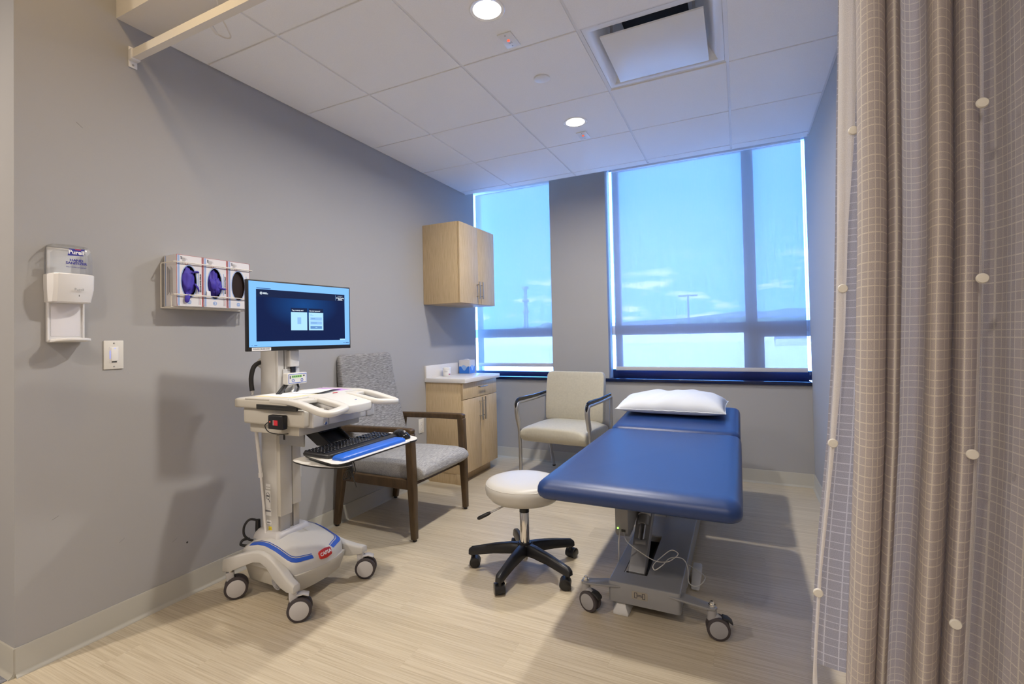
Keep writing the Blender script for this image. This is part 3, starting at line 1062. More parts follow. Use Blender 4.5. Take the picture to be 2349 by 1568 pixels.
def finger(t, pts, r):
    k = len(pts)
    MB().tube(spline(pts, 5), [r * math.sqrt(max(.06, 1 - max(0, (i / (5 * (k - 1)) - .55) / .45) ** 2)) for i in range(5 * (k - 1) + 1)], 10, flat=(.5, 1.2)).build('glove_finger', 'nitrile', t, smooth=60)
t, cy, cz = glove_box(0, 'glove box marked S with a purple glove pulled halfway out', True, 'S', 0)
crumple(t, 'glove', GD - .014, cy - .001, cz - .002, .024, .0305, .068, 3)
finger(t, [(GD + .006, cy - .008, cz - .055), (GD + .010, cy - .014, cz - .078), (GD + .008, cy - .017, cz - .098)], .0095)
finger(t, [(GD + .004, cy + .012, cz + .040), (GD + .010, cy + .026, cz + .046), (GD + .006, cy + .038, cz + .042)], .0085)
finger(t, [(GD + .006, cy + .022, cz - .010), (GD + .012, cy + .033, cz - .030), (GD + .006, cy + .040, cz - .045)], .008)
t, cy, cz = glove_box(1, 'glove box marked M with crumpled purple gloves showing inside', True, 'M', 1)
crumple(t, 'glove', GD - .024, cy - .002, cz + .002, .026, .036, .070, 11)
crumple(t, 'glove', GD - .006, cy + .012, cz - .012, .018, .022, .040, 14)
finger(t, [(GD + .002, cy + .016, cz - .018), (GD + .012, cy + .034, cz - .024), (GD + .010, cy + .044, cz - .022)], .010)
finger(t, [(GD - .004, cy - .012, cz + .02), (GD + .008, cy - .012, cz + .0), (GD + .004, cy - .010, cz - .03)], .012)
m = MB()
m.add([(GD + .001, cy - .040, cz - .036), (GD + .008, cy - .044, cz - .044), (GD + .010, cy - .046, cz - .060), (GD + .001, cy - .020, cz - .058), (GD + .001, cy - .022, cz - .038)], [(0, 1, 2, 3, 4)])
m.build('torn_flap', 'card_white', t, smooth=0)
glove_box(2, 'empty glove box with bare dark opening, partly behind the monitor', False, 'L', 2)

t = thing('wire_rack', 'white coated wire wall rack holding three glove boxes', 'rack', (0, GY0, GZ - .008))
x0, y0, y1 = .004, -.014, 3 * (bw + .0035) + .010
zb, zl, zu, xf = .002, .058, .205, GD + .010
MB().tube([(x0, y0, zb), (x0, y0, zu - .006), (x0 + .004, y0, zu)] + [(xf - .006, y0 + .001, zu), (xf, y0 + .008, zu), (xf, y1 - .008, zu), (xf - .006, y1, zu), (x0 + .004, y1, zu), (x0, y1, zu - .006), (x0, y1, zb)], .0028, 8).build('upper_wire', 'wire_white', t)
MB().tube([(x0, y0, zb), (xf - .035, y0 + .001, zb), (xf - .028, y0 + .001, zb + .006), (xf - .028, y0 + .001, zl - .006), (xf - .02, y0 + .001, zl), (xf - .006, y0 + .002, zl), (xf, y0 + .010, zl), (xf, y1 - .010, zl), (xf - .006, y1, zl), (xf - .028, y1, zl), (xf - .028, y1, zb), (x0, y1, zb)], .0028, 8).build('lower_wire', 'wire_white', t)
MB().tube([(xf - .03, y0, zb), (xf - .03, y1, zb)], .0028, 8).build('bottom_wire', 'wire_white', t)
MB().tube([(x0 + .004, y0, zb), (x0 + .004, y1, zb)], .0028, 8).build('bottom_wire', 'wire_white', t)
for yy in (bw + .0015, 2 * bw + .005):
    MB().tube([(x0, yy, zb), (xf - .03, yy, zb)], .0024, 8).build('bottom_wire', 'wire_white', t)

# ------------------------------------------------------------------ cabinets
def bar_pull(parent, p, length, vertical=True, out=.03):
    x, y, z = p
    m = MB()
    if vertical:
        m.cyl((x + out, y, z - length / 2), (x + out, y, z + length / 2), .0063, n=12)
        for s in (-1, 1):
            m.cyl((x, y, z + s * length * .33), (x + out, y, z + s * length * .33), .004, n=10)
    else:
        m.cyl((x + out, y - length / 2, z), (x + out, y + length / 2, z), .0055, n=12)
        for s in (-1, 1):
            m.cyl((x, y + s * length * .33, z), (x + out, y + s * length * .33, z), .004, n=10)
    return m.build('bar_pull', 'steel', parent)
CY0, CY1 = -.62, -.010
t = thing('wall_cabinet', 'light oak laminate wall cabinet with two doors, mounted near the window', 'cabinet', (0, CY0, 1.462))
cd = .335
ch = .66
cw = CY1 - CY0
MB().box(.001, cd, 0, cw, 0, ch).build('carcass', 'oak_laminate', t, bevel=.001)
for k in range(2):
    a, b = (.002, cw / 2 - .0015) if k == 0 else (cw / 2 + .0015, cw - .002)
    d = MB().box(cd + .002, cd + .021, a, b, .002, ch - .002).build('door', 'oak_laminate', t, bevel=.0012)
    bar_pull(d, (cd + .021, (b - .028) if k == 0 else (a + .028), .118), .145)

t = thing('base_cabinet', 'light oak laminate base cabinet with one drawer over two doors', 'cabinet', (0, CY0 + .008, 0))
cd = .338
cw = CY1 - CY0 - .016
MB().box(.001, cd, 0, cw, .085, .817).build('carcass', 'oak_laminate', t, bevel=.001)
MB().box(.001, cd - .055, .004, cw - .004, 0, .085).build('toe_kick', 'oak_laminate', t, bevel=.001)
MB().box(cd - .055, cd, .0, .018, .0, .085).build('side_foot', 'oak_laminate', t, bevel=.001)
d = MB().box(cd + .002, cd + .021, .002, cw - .002, .682, .811).build('drawer_front', 'oak_laminate', t, bevel=.0012)
bar_pull(d, (cd + .021, cw / 2, .765), .13, False)
for k in range(2):
    a, b = (.002, cw / 2 - .0015) if k == 0 else (cw / 2 + .0015, cw - .002)
    d = MB().box(cd + .002, cd + .021, a, b, .088, .678).build('door', 'oak_laminate', t, bevel=.0012)
    bar_pull(d, (cd + .021, (b - .026) if k == 0 else (a + .026), .580), .19)

t = thing('countertop', 'pale laminate countertop with backsplash on the base cabinet', 'countertop', (0, CY0 - .006, .817))
MB().box(.001, .388, 0, CY1 - CY0 + .012, 0, .034).build('slab', 'counter_laminate', t, bevel=.002)
MB().box(.001, .019, 0, CY1 - CY0 + .012, .034, .136).build('backsplash', 'counter_laminate', t, bevel=.0015)

t = thing('tissue_box', 'cube tissue box with blue wave print on the countertop', 'box', (.088, -.075, .8515), rz=.05)
s = .054
MB().box(-s, s, -s, s, 0, .125).build('carton', 'tissue_grey', t, bevel=.001)
for (o, r_, nm) in (((0, -s, 0), (1, 0, 0), 0), ((s, 0, 0), (0, 1, 0), 1), ((-s, 0, 0), (0, -1, 0), 2)):
    r_ = Vector(r_); o = Vector(o); nn = r_.cross(Vector((0, 0, 1)))
    for off, mt, f in ((.0006, 'tissue_mid', lambda a: .066 + .012 * math.sin(a * 60 + 2)), (.0011, 'tissue_blue', lambda a: .048 - .020 * math.cos(a * 75))):
        pts = [-s + .0015 + (2 * s - .003) * i / 16 for i in range(17)]
        vs = [o + nn * off + r_ * a + Vector((0, 0, .002)) for a in pts] + [o + nn * off + r_ * a + Vector((0, 0, f(a))) for a in pts]
        MB().add(vs, [(i, i + 1, 18 + i, 17 + i) for i in range(16)]).build('wave_print', mt, t, smooth=0)
MB().prism(rrect(-.034, .034, -.018, .018, .017), .125, .1265, 'z').build('opening', 'white_plastic', t)
m = MB()
m.tube(spline([(-.025, 0, .125), (-.01, .006, .131), (.012, -.004, .131), (.026, 0, .125)], 5), .004, 8, flat=(.4, 1.4))
m.build('tissue', 'paper_white', t, smooth=60)

t = thing('wipe_jar', 'short white round jar with printed label on the countertop', 'jar', (.075, -.40, .8515))
MB().lathe([(.0005, 0), (.030, 0), (.032, .003), (.032, .052), (.030, .056), (.0005, .056)], n=28).build('body', 'jar_white', t)
MB().lathe([(.0005, .055), (.034, .055), (.034, .072), (.031, .076), (.0005, .0765)], n=32).build('lid', 'white_gloss', t)
m = MB()
m.loft([[(.0323 * math.cos(a), .0323 * math.sin(a), z) for z in (.012, .022)] for a in [-.5 + .1 * i for i in range(8)]], cap=False)
m.build('label_mark', 'jar_pink', t)
for z in (.044, .040, .036):
    m = MB()
    m.loft([[(.0323 * math.cos(a), .0323 * math.sin(a), zz) for zz in (z, z + .0014)] for a in [-1.7 + .1 * i for i in range(10)]], cap=False)
    m.build('print_line', 'ink_grey', t)

# ------------------------------------------------------------------ armchair by the wall (front = +x)
t = thing('armchair', 'brown wood armchair with grey tweed seat and tall back against the wall', 'chair', (.33, -1.345, 0))
def beam(pts, w, d, name, material, parent, bevel=.006, wide='y'):
    """pts: (x, y, z, half-depth) along a path in the xz plane; w = half-width across y"""
    rings = []
    P = [Vector(p[:3]) for p in pts]
    for i, p in enumerate(P):
        a = P[max(i - 1, 0)]; b = P[min(i + 1, len(P) - 1)]
        tt = (b - a).normalized()
        n_ = Vector((-tt.z, 0, tt.x))
        k = pts[i][3]
        q = pts[i][4] if len(pts[i]) > 4 else w
        rings.append([tuple(p + n_ * k + Vector((0, -q, 0))), tuple(p + n_ * k + Vector((0, q, 0))), tuple(p - n_ * k + Vector((0, q, 0))), tuple(p - n_ * k + Vector((0, -q, 0)))])
    return MB().loft(rings).build(name, material, parent, bevel=bevel, seg=3, smooth=50)
for s in (-1, 1):
    yy = s * .292
    beam([(.297, yy, .012, .017, .018), (.288, yy, .30, .023, .022), (.276, yy, .622, .024, .022)], .022, 0, 'leg', 'walnut_stain', t)
    beam([(-.305, yy, .012, .017, .017), (-.268, yy, .28, .026, .02), (-.222, yy, .628, .024, .02)], .02, 0, 'leg', 'walnut_stain', t)
    beam([(-.246, yy, .624, .019), (-.15, yy, .626, .019), (.10, yy, .632, .019), (.27, yy, .634, .020), (.298, yy, .630, .017)], .022, 0, 'armrest', 'walnut_stain', t, bevel=.008)
    beam([(-.27, yy, .325, .028), (.29, yy, .325, .028)], .016, 0, 'side_rail', 'walnut_stain', t, bevel=.004)
    for xx in (.297, -.305):
        MB().lathe([(.0005, 0), (.010, 0), (.012, .003), (.012, .008), (.006, .013), (.0005, .013)], (xx, yy, 0), n=14).build('foot_glide', 'black_rubber', t)
beam([(.245, 0, .325, .026), (.247, 0, .326, .026)], .27, 0, 'front_rail', 'walnut_stain', t, bevel=.002)
# seat: rolled front edge
def seat_loft(prof, hw, crown, n=13):
    rings = []
    for i in range(n):
        f = -1 + 2 * i / (n - 1)
        k = math.sqrt(max(0, 1 - abs(f) ** 8))
        rings.append([(x, f * hw, zc + (z - zc) * (.82 + .18 * k) + crown * (1 - f * f) * (1 if z > zc else 0)) for x, z, zc in prof])
    return rings
prof = [(.325, .348, .385), (.350, .372, .385), (.345, .405, .385), (.318, .430, .385), (.26, .442, .385), (.05, .440, .385), (-.20, .425, .385), (-.23, .385, .385), (-.20, .335, .385), (.10, .332, .385), (.28, .330, .385)]
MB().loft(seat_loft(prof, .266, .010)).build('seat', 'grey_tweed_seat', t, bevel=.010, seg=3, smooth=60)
# back: tall panel, hollow at the lumbar
rings = []
for z, xf, hw, th in ((.42, -.125, .262, .075), (.50, -.150, .268, .075), (.62, -.186, .268, .072), (.75, -.222, .266, .068), (.86, -.252, .263, .062), (.96, -.272, .263, .058), (1.045, -.284, .262, .054), (1.072, -.287, .252, .050), (1.083, -.290, .236, .040)):
    ring = []
    for i in range(9):
        f = -1 + i / 4
        ring.append((xf - .012 * abs(f) ** 3, f * hw, z))
    for i in range(9):
        f = 1 - i / 4
        ring.append((max(xf - th, -.325), f * hw, z))
    rings.append(ring)
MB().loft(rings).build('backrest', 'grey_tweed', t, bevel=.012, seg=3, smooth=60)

# ------------------------------------------------------------------ cream guest chair (front = -y)
t = thing('guest_chair', 'cream upholstered guest chair with silver frame and black arm pads', 'chair', (1.062, -.14, 0), rz=math.radians(-5))
for s in (-1, 1):
    xx = s * .298
    leg = spline([(xx, -.255, .008), (xx, -.256, .30), (xx, -.268, .46), (xx, -.296, .56), (xx, -.300, .615), (xx, -.278, .648), (xx, -.22, .650)], 6)
    MB().tube(leg, [.0135 + (.006 if 12 < i < 30 else 0) for i in range(len(leg))], 12, flat=(1, 1)).build('leg', 'alu', t, smooth=70)
    MB().tube([(xx, -.22, .650), (xx, .0, .652), (xx, .235, .662)], .0125, 12).build('arm_tube', 'alu', t, smooth=70)
    rear = spline([(xx * .96, .345, .008), (xx * .98, .262, .30), (xx, .235, .47), (xx, .243, .664)], 6)
    MB().tube(rear, .0135, 12).build('leg', 'alu', t, smooth=70)
    pad = spline([(xx, -.306, .612), (xx, -.310, .640), (xx, -.285, .666), (xx, -.22, .672), (xx, 0, .672), (xx, .235, .682)], 5)
    MB().tube(pad, [.012 + .006 * math.sin(min(1, i / 8) * PI / 2) - .005 * max(0, (i - 14) / 12) for i in range(len(pad))], 12, flat=(.55, 1.05)).build('arm_pad', 'black_gloss', t, smooth=70)
    for yy, xq in ((-.255, xx), (.345, xx * .96)):
        MB().lathe([(.0005, 0), (.014, 0), (.015, .012), (.0005, .014)], (xq, yy, 0), n=14).build('foot_glide', 'black_rubber', t)
MB().tube([(-.298, -.20, .355), (.298, -.20, .355)], .011, 10).build('seat_bar', 'alu', t)
MB().tube([(-.298, .20, .355), (.298, .20, .355)], .011, 10).build('seat_bar', 'alu', t)
rings = []
for i in range(13):
    f = -1 + i / 6
    k = (1 - abs(f) ** 6)
    zt = .440 + .034 * k
    zb_ = .352 - .004 * k
    rings.append([(f * .277, y, z) for y, z in ((-.286, .366 - .004 * k), (-.305, .398), (-.298, zt - .014), (-.26, zt), (-.05, zt + .002), (.17, zt - .004), (.23, .42), (.23, .385), (.10, zb_), (-.15, zb_ - .004), (-.25, zb_ - .006))])
MB().loft(rings).build('seat', 'cream_vinyl', t, bevel=.012, seg=3, smooth=60)
rings = []
for z, yf, hw, th in ((.455, .150, .252, .05), (.475, .140, .259, .064), (.60, .150, .261, .064), (.74, .170, .261, .060), (.835, .188, .259, .054), (.862, .195, .247, .044), (.870, .200, .225, .03)):
    ring = [(f / 4 * hw, yf + .014 * (1 - (f / 4) ** 2), z) for f in range(-4, 5)] + [(f / 4 * hw, yf + th, z) for f in range(4, -5, -1)]
    rings.append(ring)
MB().loft(rings).build('backrest', 'cream_vinyl', t, bevel=.012, seg=3, smooth=60)

# ------------------------------------------------------------------ rolling stool
t = thing('rolling_stool', 'round cream vinyl stool on a black five-star caster base', 'stool', (1.352, -1.692, 0))
SZ = .352
MB().lathe([(.0005, SZ), (.13, SZ), (.168, SZ + .012), (.190, SZ + .038), (.196, SZ + .066), (.193, SZ + .084), (.184, SZ + .097), (.165, SZ + .104), (.09, SZ + .109), (.0005, SZ + .110)], n=56).build('seat', 'stool_vinyl', t, smooth=60)
MB().tube([(.1905 * math.cos(a), .1905 * math.sin(a), SZ + .0875) for a in [2 * PI * i / 64 for i in range(64)]], .0017, 6, closed=True).build('piping', 'stool_vinyl', t)
MB().lathe([(.0005, SZ - .012), (.075, SZ - .012), (.09, SZ), (.0005, SZ)], n=24).build('mount_plate', 'black_plastic', t)
MB().lathe([(.0005, .045), (.010, .045), (.011, .30), (.011, SZ - .01), (.0005, SZ - .01)], n=20).build('gas_rod', 'chrome', t)
MB().lathe([(.0005, .105), (.024, .105), (.0235, .29), (.021, .296), (.0005, .296)], n=28).build('gas_cylinder', 'chrome', t)
MB().lathe([(.019, .292), (.0245, .292), (.0245, .310), (.019, .312)], n=24).build('cylinder_collar', 'black_plastic', t)
MB().tube([(-.05, -.05, SZ - .006), (-.14, -.11, SZ - .050)], .0045, 8).build('lever', 'steel', t)
MB().tube([(-.136, -.107, SZ - .048), (-.150, -.116, SZ - .055), (-.185, -.139, SZ - .072), (-.192, -.144, SZ - .075)], [.006, .0095, .0095, .005], 10).build('lever_grip', 'black_plastic', t)
MB().lathe([(.0005, .085), (.034, .085), (.040, .10), (.040, .135), (.032, .142), (.0005, .142)], n=28).build('hub', 'black_plastic', t)
MB().lathe([(.0005, .055), (.013, .055), (.013, .088), (.0005, .088)], n=16).build('hub_pin', 'steel', t)
def double_caster(parent, x, y, ang, r=.026, name='caster', zc=None, w=.024):
    """twin-wheel caster as one part with sub-parts"""
    e = MB()
    ca, sa = math.cos(ang), math.sin(ang)
    def P(a, b, z): return (x + ca * a - sa * b, y + sa * a + ca * b, z)
    # hood
    rings = []
    for b in (-w, -w * .5, 0, w * .5, w):
        ring = []
        for i in range(11):
            q = PI * (-.12 + 1.24 * i / 10)
            ring.append(P(r * 1.06 * math.cos(q) + .012, b, r + r * 1.06 * math.sin(q)))
        rings.append(ring)
    e.loft(rings, cap=True)
    e.tube([P(0, 0, r * 1.5), P(0, 0, r * 2 + .022)], .009, 12)
    c = e.build(name, 'black_plastic', parent, smooth=40)
    for s in (-1, 1):
        m = MB()
        m.tube([P(.012, s * w * .28, r), P(.012, s * w * 1.02, r)], r, 22)
        m.build('wheel', 'black_gloss', c, bevel=.003, smooth=40)
    return c
for k, a in enumerate((196, 268, 340, 52, 124)):
    a = math.radians(a)
    c, s_ = math.cos(a), math.sin(a)
    rings = []
    for r, z, hw, hh in ((.028, .112, .030, .026), (.07, .112, .026, .025), (.16, .103, .022, .022), (.235, .090, .020, .020), (.276, .083, .0195, .019), (.292, .078, .014, .012)):
        rings.append([(c * r - s_ * o, s_ * r + c * o, z + h_) for o, h_ in ((-hw, -hh), (-hw * .8, hh * .6), (-hw * .45, hh), (hw * .45, hh), (hw * .8, hh * .6), (hw, -hh))])
    MB().loft(rings).build('base_arm', 'black_plastic', t, bevel=.003, smooth=45)
    double_caster(t, c * .272, s_ * .272, (0.4, 2.2, 3.4, 1.3, 5.0)[k])

# ------------------------------------------------------------------ exam table (length along y)
t = thing('exam_table', 'blue vinyl exam table on a grey steel lift base with casters', 'exam table', (1.975, -1.15, 0))
ET = t
def cushion(name, hw, y0, y1, z0, z1, rr, ends):
    """rounded slab: plan corners rounded rr, edge roll"""
    n = 6
    th = z1 - z0
    levels = [(.012, 0), (.004, .12), (0, .35), (.001, .55), (.006, .75), (.018, .90), (.036, .975), (.06, 1.0)]
    rings = []
    for ins, f in levels:
        front = ins * (1.5 if ends[0] else 1)
        rings.append([(a, b, z0 + th * f) for a, b in rrect(-hw + ins, hw - ins, y0 + front, y1 - ins, max(rr - ins * .5, .02), n)])
    return MB().loft(rings).build(name, 'blue_vinyl', t, smooth=70)
TZ = .604
cushion('mattress', .374, -1.008, .232, TZ - .074, TZ, .05, (1, 0))
hp = cushion('head_section', .370, 0, .735, -.074, 0, .05, (0, 0))
hp.location = (0, .246, TZ + .002)
hp.rotation_euler = (math.radians(4.0), 0, 0)
MB().box(-.27, .27, -.80, .20, TZ - .10, TZ - .074).build('deck_frame', 'table_dark', t, bevel=.004)
db = MB().box(-.27, .27, .05, .66, -.10, -.074).build('head_frame', 'table_dark', t, bevel=.004)
db.location = (0, .246, TZ + .002)
db.rotation_euler = (math.radians(4.0), 0, 0)
# base trough
bx0, bx1, by0, by1, bz0, bz1 = -.150, .140, -.745, .745, .052, .135
sx0, sx1, sy0, sy1 = -.104, -.006, -.645, -.19
m = MB()
r_ = .006
def trough_ring(ins, z): return [(a, b, z) for a, b in rrect(bx0 + ins, bx1 - ins, by0 + ins, by1 - ins, .012, 4)]
m.loft([trough_ring(.006, bz0 + .002), trough_ring(.006, bz0), trough_ring(0, bz0), trough_ring(0, bz1 - .006), trough_ring(.0015, bz1 - .0018), trough_ring(.005, bz1)], cap=False)
q0, q1, p0_, p1_ = bx0 + .005, bx1 - .005, by0 + .005, by1 - .005
for a, b, c, d in ((q0, sx0, p0_, p1_), (sx1, q1, p0_, p1_), (sx0, sx1, p0_, sy0), (sx0, sx1, sy1, p1_)):
    m.quad((a, c, bz1), (b, c, bz1), (b, d, bz1), (a, d, bz1))
for a, b, c, d in ((sx0, sy0, sx1, sy0), (sx1, sy0, sx1, sy1), (sx1, sy1, sx0, sy1), (sx0, sy1, sx0, sy0)):
    m.quad((a, b, bz1), (c, d, bz1), (c, d, bz1 - .008), (a, b, bz1 - .008))
m.build('base_trough', 'table_paint', t, smooth=40)
MB().box(sx0 - .02, sx1 + .02, sy0 - .03, sy1 + .1, bz0, bz0 + .008).build('slot_floor', 'slot_dark', t, smooth=0)
MB().cyl((sx0, sy0 + .045, .10), (sx1, sy0 + .045, .10), .018, n=18).build('pivot_tube', 'table_dark', t)
# lift arm rising from the slot to the deck
def slanted(name, material, x0, x1, p0, p1, half, bevel=.003):
    a, b = Vector((0, *p0)), Vector((0, *p1))
    d = (b - a).normalized()
    n_ = Vector((0, -d.z, d.y)) * half
    m = MB()
    vs = []
    for x in (x0, x1):
        for q in (a - n_, a + n_, b + n_, b - n_):
            vs.append((x, q.y, q.z))
    m.add(vs, [(3, 2, 1, 0), (4, 5, 6, 7), (0, 1, 5, 4), (1, 2, 6, 5), (2, 3, 7, 6), (3, 0, 4, 7)])
    return m.build(name, material, t, bevel=bevel)
slanted('lift_arm', 'table_paint', -.092, -.022, (-.60, .105), (-.12, .46), .030)
slanted('lift_arm', 'table_paint', -.092, -.022, (.10, .105), (.48, .46), .030)
MB().cyl((-.057, -.49, .215), (-.057, -.40, .285), .016, n=18).build('actuator_rod', 'steel', t)
MB().cyl((-.057, -.42, .265), (-.057, -.18, .47), .027, n=22).build('actuator_tube', 'table_paint', t)
for yy, zz in ((-.385, .297), (-.31, .361)):
    MB().cyl((-.057, yy, zz), (-.057, yy + .012, zz + .0105), .0295, n=22).build('actuator_band', 'caster_disc', t)
MB().lathe([(.0005, -.024), (.017, -.024), (.017, .024), (.0005, .024)], (-.057, -.492, .212), 'x', 16).build('actuator_knuckle', 'table_paint', t)
m = MB()
m.prism([(-.60, .285), (-.575, .262), (-.50, .262), (-.36, .30), (-.36, .49), (-.60, .49)], -.150, -.090, 'x')
o = m.build('control_box', 'table_paint', t, bevel=.006)
MB().lathe([(.0003, -.003), (.0035, -.0025), (.004, 0), (.0003, 0)], (-.137, -.600, .305), 'y', 12).build('status_lamp', 'green_lamp', t)
MB().box(-.121, -.103, -.602, -.600, .292, .302).build('socket', 'slot_dark', t)
MB().tube(spline([(-.128, -.60, .296), (-.131, -.615, .25), (-.135, -.60, .19), (-.143, -.57, .150), (-.156, -.52, .12), (-.165, -.48, .03), (-.15, -.44, .012)], 6), .0028, 7).build('cable', 'cart_grey', t)
MB().tube(spline([(-.110, -.602, .292), (-.09, -.63, .262), (-.02, -.64, .225), (.03, -.64, .205), (.075, -.63, .205), (.10, -.61, .215), (.118, -.60, .235), (.09, -.60, .245), (.05, -.62, .215), (.022, -.65, .19), (.03, -.66, .175), (.06, -.645, .195), (.085, -.60, .21), (.13, -.56, .20), (.150, -.55, .16), (.155, -.56, .10), (.19, -.54, .085), (.215, -.48, .10), (.17, -.44, .11), (.142, -.42, .115)], 6), .0021, 7).build('cable_knot', 'cart_grey', t)
# caster outriggers
def table_caster(x, y, ang):
    r, w = .043, .012
    ca, sa = math.cos(ang), math.sin(ang)
    def P(a, b, z): return (x + ca * a - sa * b, y + sa * a + ca * b, z)
    m = MB()
    m.tube([P(0, 0, .070), P(0, 0, .112)], .018, 18)
    m.tube([P(0, 0, .082), P(.012, 0, .080), P(.03, 0, .072)], [.018, .017, .012], 12)
    c = m.build('caster', 'caster_grey', t, smooth=50)
    for s in (-1, 1):
        MB().tube([P(.020, s * .006, r), P(.020, s * .022, r)], r, 30).build('tyre', 'caster_tyre', c, bevel=.004)
        MB().tube([P(.020, s * .021, r), P(.020, s * .0238, r)], r * .76, 30).build('wheel_disc', 'caster_grey', c, bevel=.001)
    m = MB()
    m.loft([[P(a, b, z) for b, z in ((-.016, z0), (.016, z0), (.016, z0 + .011), (-.016, z0 + .011))] for a, z0 in ((.036, .078), (.056, .074), (.072, .062))])
    m.build('brake_pedal', 'black_rubber', c, bevel=.003)
    MB().tube([P(0, 0, .112), P(0, 0, .132), P(0, 0, .140)], [.009, .009, .005], 8).build('axle_bolt', 'chrome', c)
    MB().tube([P(0, 0, .119), P(0, 0, .128)], .0135, 6).build('axle_nut', 'chrome', c)
for s, px in ((-1, -.245), (1, .255)):
    for e_, ys in ((-1, by0), (1, by1)):
        root = (s * .148 if s < 0 else .14)
        poly = [(root - s * .05, ys + .0), (px - s * .012, ys + e_ * .030), (px + s * .012, ys + e_ * .028), (px + s * .020, ys + e_ * .008), (px + s * .008, ys - e_ * .010), (root, ys - e_ * .055), (root - s * .05, ys - e_ * .055)]
        MB().prism([(a, b) for a, b in poly], .112, .120).build('outrigger', 'table_paint', t, bevel=.0015)
        table_caster(px, ys + e_ * .008, {(-1, -1): math.radians(-20), (1, -1): math.radians(10), (-1, 1): 1.2, (1, 1): 2.0}[(s, e_)])
m = MB()
patch('badge', 'steel', t, (0, by0, 0), (1, 0, 0), (0, 0, 1), -.052, .012, .080, .112, off=.0008, round_=.003)
for (a, b, c, d) in ((-.042, -.040, .085, .107), (-.032, -.030, .085, .107), (-.010, -.008, .085, .107), (0, .002, .085, .107), (-.042, -.030, .105, .107), (-.010, .002, .105, .107), (-.042, -.030, .085, .087), (-.010, .002, .085, .087), (-.032, -.008, .0975, .0995), (-.032, -.008, .0925, .0945)):
    patch('badge_print', 'ink_dark', t, (0, by0, 0), (1, 0, 0), (0, 0, 1), a, b, c, d, off=.0013)
for px_, py_ in ((-.10, -.70), (.10, -.36), (-.10, .60), (.10, .60)):
    m = MB()
    m.loft([[(px_ + a * k, py_ + b * q, z) for a, b in ((-.040, -.055), (.040, -.055), (.046, .05), (-.046, .05))] for z, k, q in ((0, .8, .9), (.014, .78, .88), (.030, .55, .7), (.054, .4, .5))])
    m.build('floor_foot', 'cart_panel', t, bevel=.004)
MB().prism([(-.42, .004), (-.30, .004), (-.235, .030), (-.24, .055), (-.30, .048)], .146, .186, 'x').build('foot_pedal', 'cart_panel', t, bevel=.006)

# pillow on the head of the table
t = thing('pillow', 'white pillow lying on the head of the exam table', 'pillow', (1.925, -.435, TZ + .036), rz=math.radians(-1))
t.rotation_euler = (math.radians(4), 0, math.radians(-1))
n, hx, hy = 40, .345, .20
vs, fs = [], []
rnd = random.Random(4)
wr = [(rnd.uniform(7, 20), rnd.uniform(-9, 9), rnd.uniform(0, 6), rnd.uniform(.0004, .0010)) for _ in range(9)]
for side in (1, -1):
    for j in range(n + 1):
        for i in range(n + 1):
            u, v = -1 + 2 * i / n, -1 + 2 * j / n
            pin = 1 - .07 * (1 - abs(u) ** 2.5) * 0 
            x = u * hx * (1 - .035 * (1 - v * v)) * (1 + .0)
            yv = v * hy * (1 - .06 * (1 - u * u))
            e_ = max(0, (1 - abs(u) ** 3.2) * (1 - abs(v) ** 2.6))
            th = e_ ** .48
            w = sum(a * math.sin(fx * u + fy * v + q) for fx, fy, q, a in wr) * min(1, e_ * 3) * 1.6
            top = (.096 + .012 * u) * th + w
            bot = -.042 * th ** .9
            vs.append((x, yv, .046 + (top if side > 0 else bot) + .012 * (abs(u) ** 6) * 0))
o_ = (n + 1) ** 2
for s_, off in ((1, 0), (-1, o_)):
    for j in range(n):
        for i in range(n):
            a = off + j * (n + 1) + i
            q = (a, a + 1, a + n + 2, a + n + 1)
            fs.append(q if s_ > 0 else q[::-1])
MB().add(vs, fs).build('pillow_case', 'pillow_white', t, smooth=80)
# seam piping along the open end
MB().tube([(hx * (1 - .035 * (1 - (-1 + i / 5) ** 2)), -hy + 2 * hy * i / 10, .046) for i in range(11)], .003, 6).build('seam', 'pillow_white', t)
MB().tube([(-hx + 2 * hx * i / 20, -hy * (1 - .06 * (1 - (-1 + i / 10) ** 2)), .046 + .0015 * math.sin(i * 3)) for i in range(21)], .003, 6).build('seam', 'pillow_white', t)

# ------------------------------------------------------------------ computer cart (front = +x)
OX, OY = .43, -2.29
t = thing('computer_cart', 'beige rolling medical computer cart with monitor, standing by the long wall', 'cart', (OX, OY, 0))
CART = t
# base tub
def tub(z, x0, x1, hw, bulge):
    pts = []
    for i in range(9):
        f = -1 + i / 4
        pts.append((x1 + bulge * (1 - f * f), f * hw, z))
    for i in range(9):
        f = 1 - i / 4
        pts.append((x0 - .01 * (1 - f * f), f * hw * .96, z))
    return pts
MB().loft([tub(.058, -.17, .120, .120, .014), tub(.066, -.18, .132, .130, .018), tub(.125, -.19, .150, .143, .024), tub(.150, -.19, .154, .146, .026)]).build('base_tub', 'cart_beige', t, bevel=.004, smooth=50)
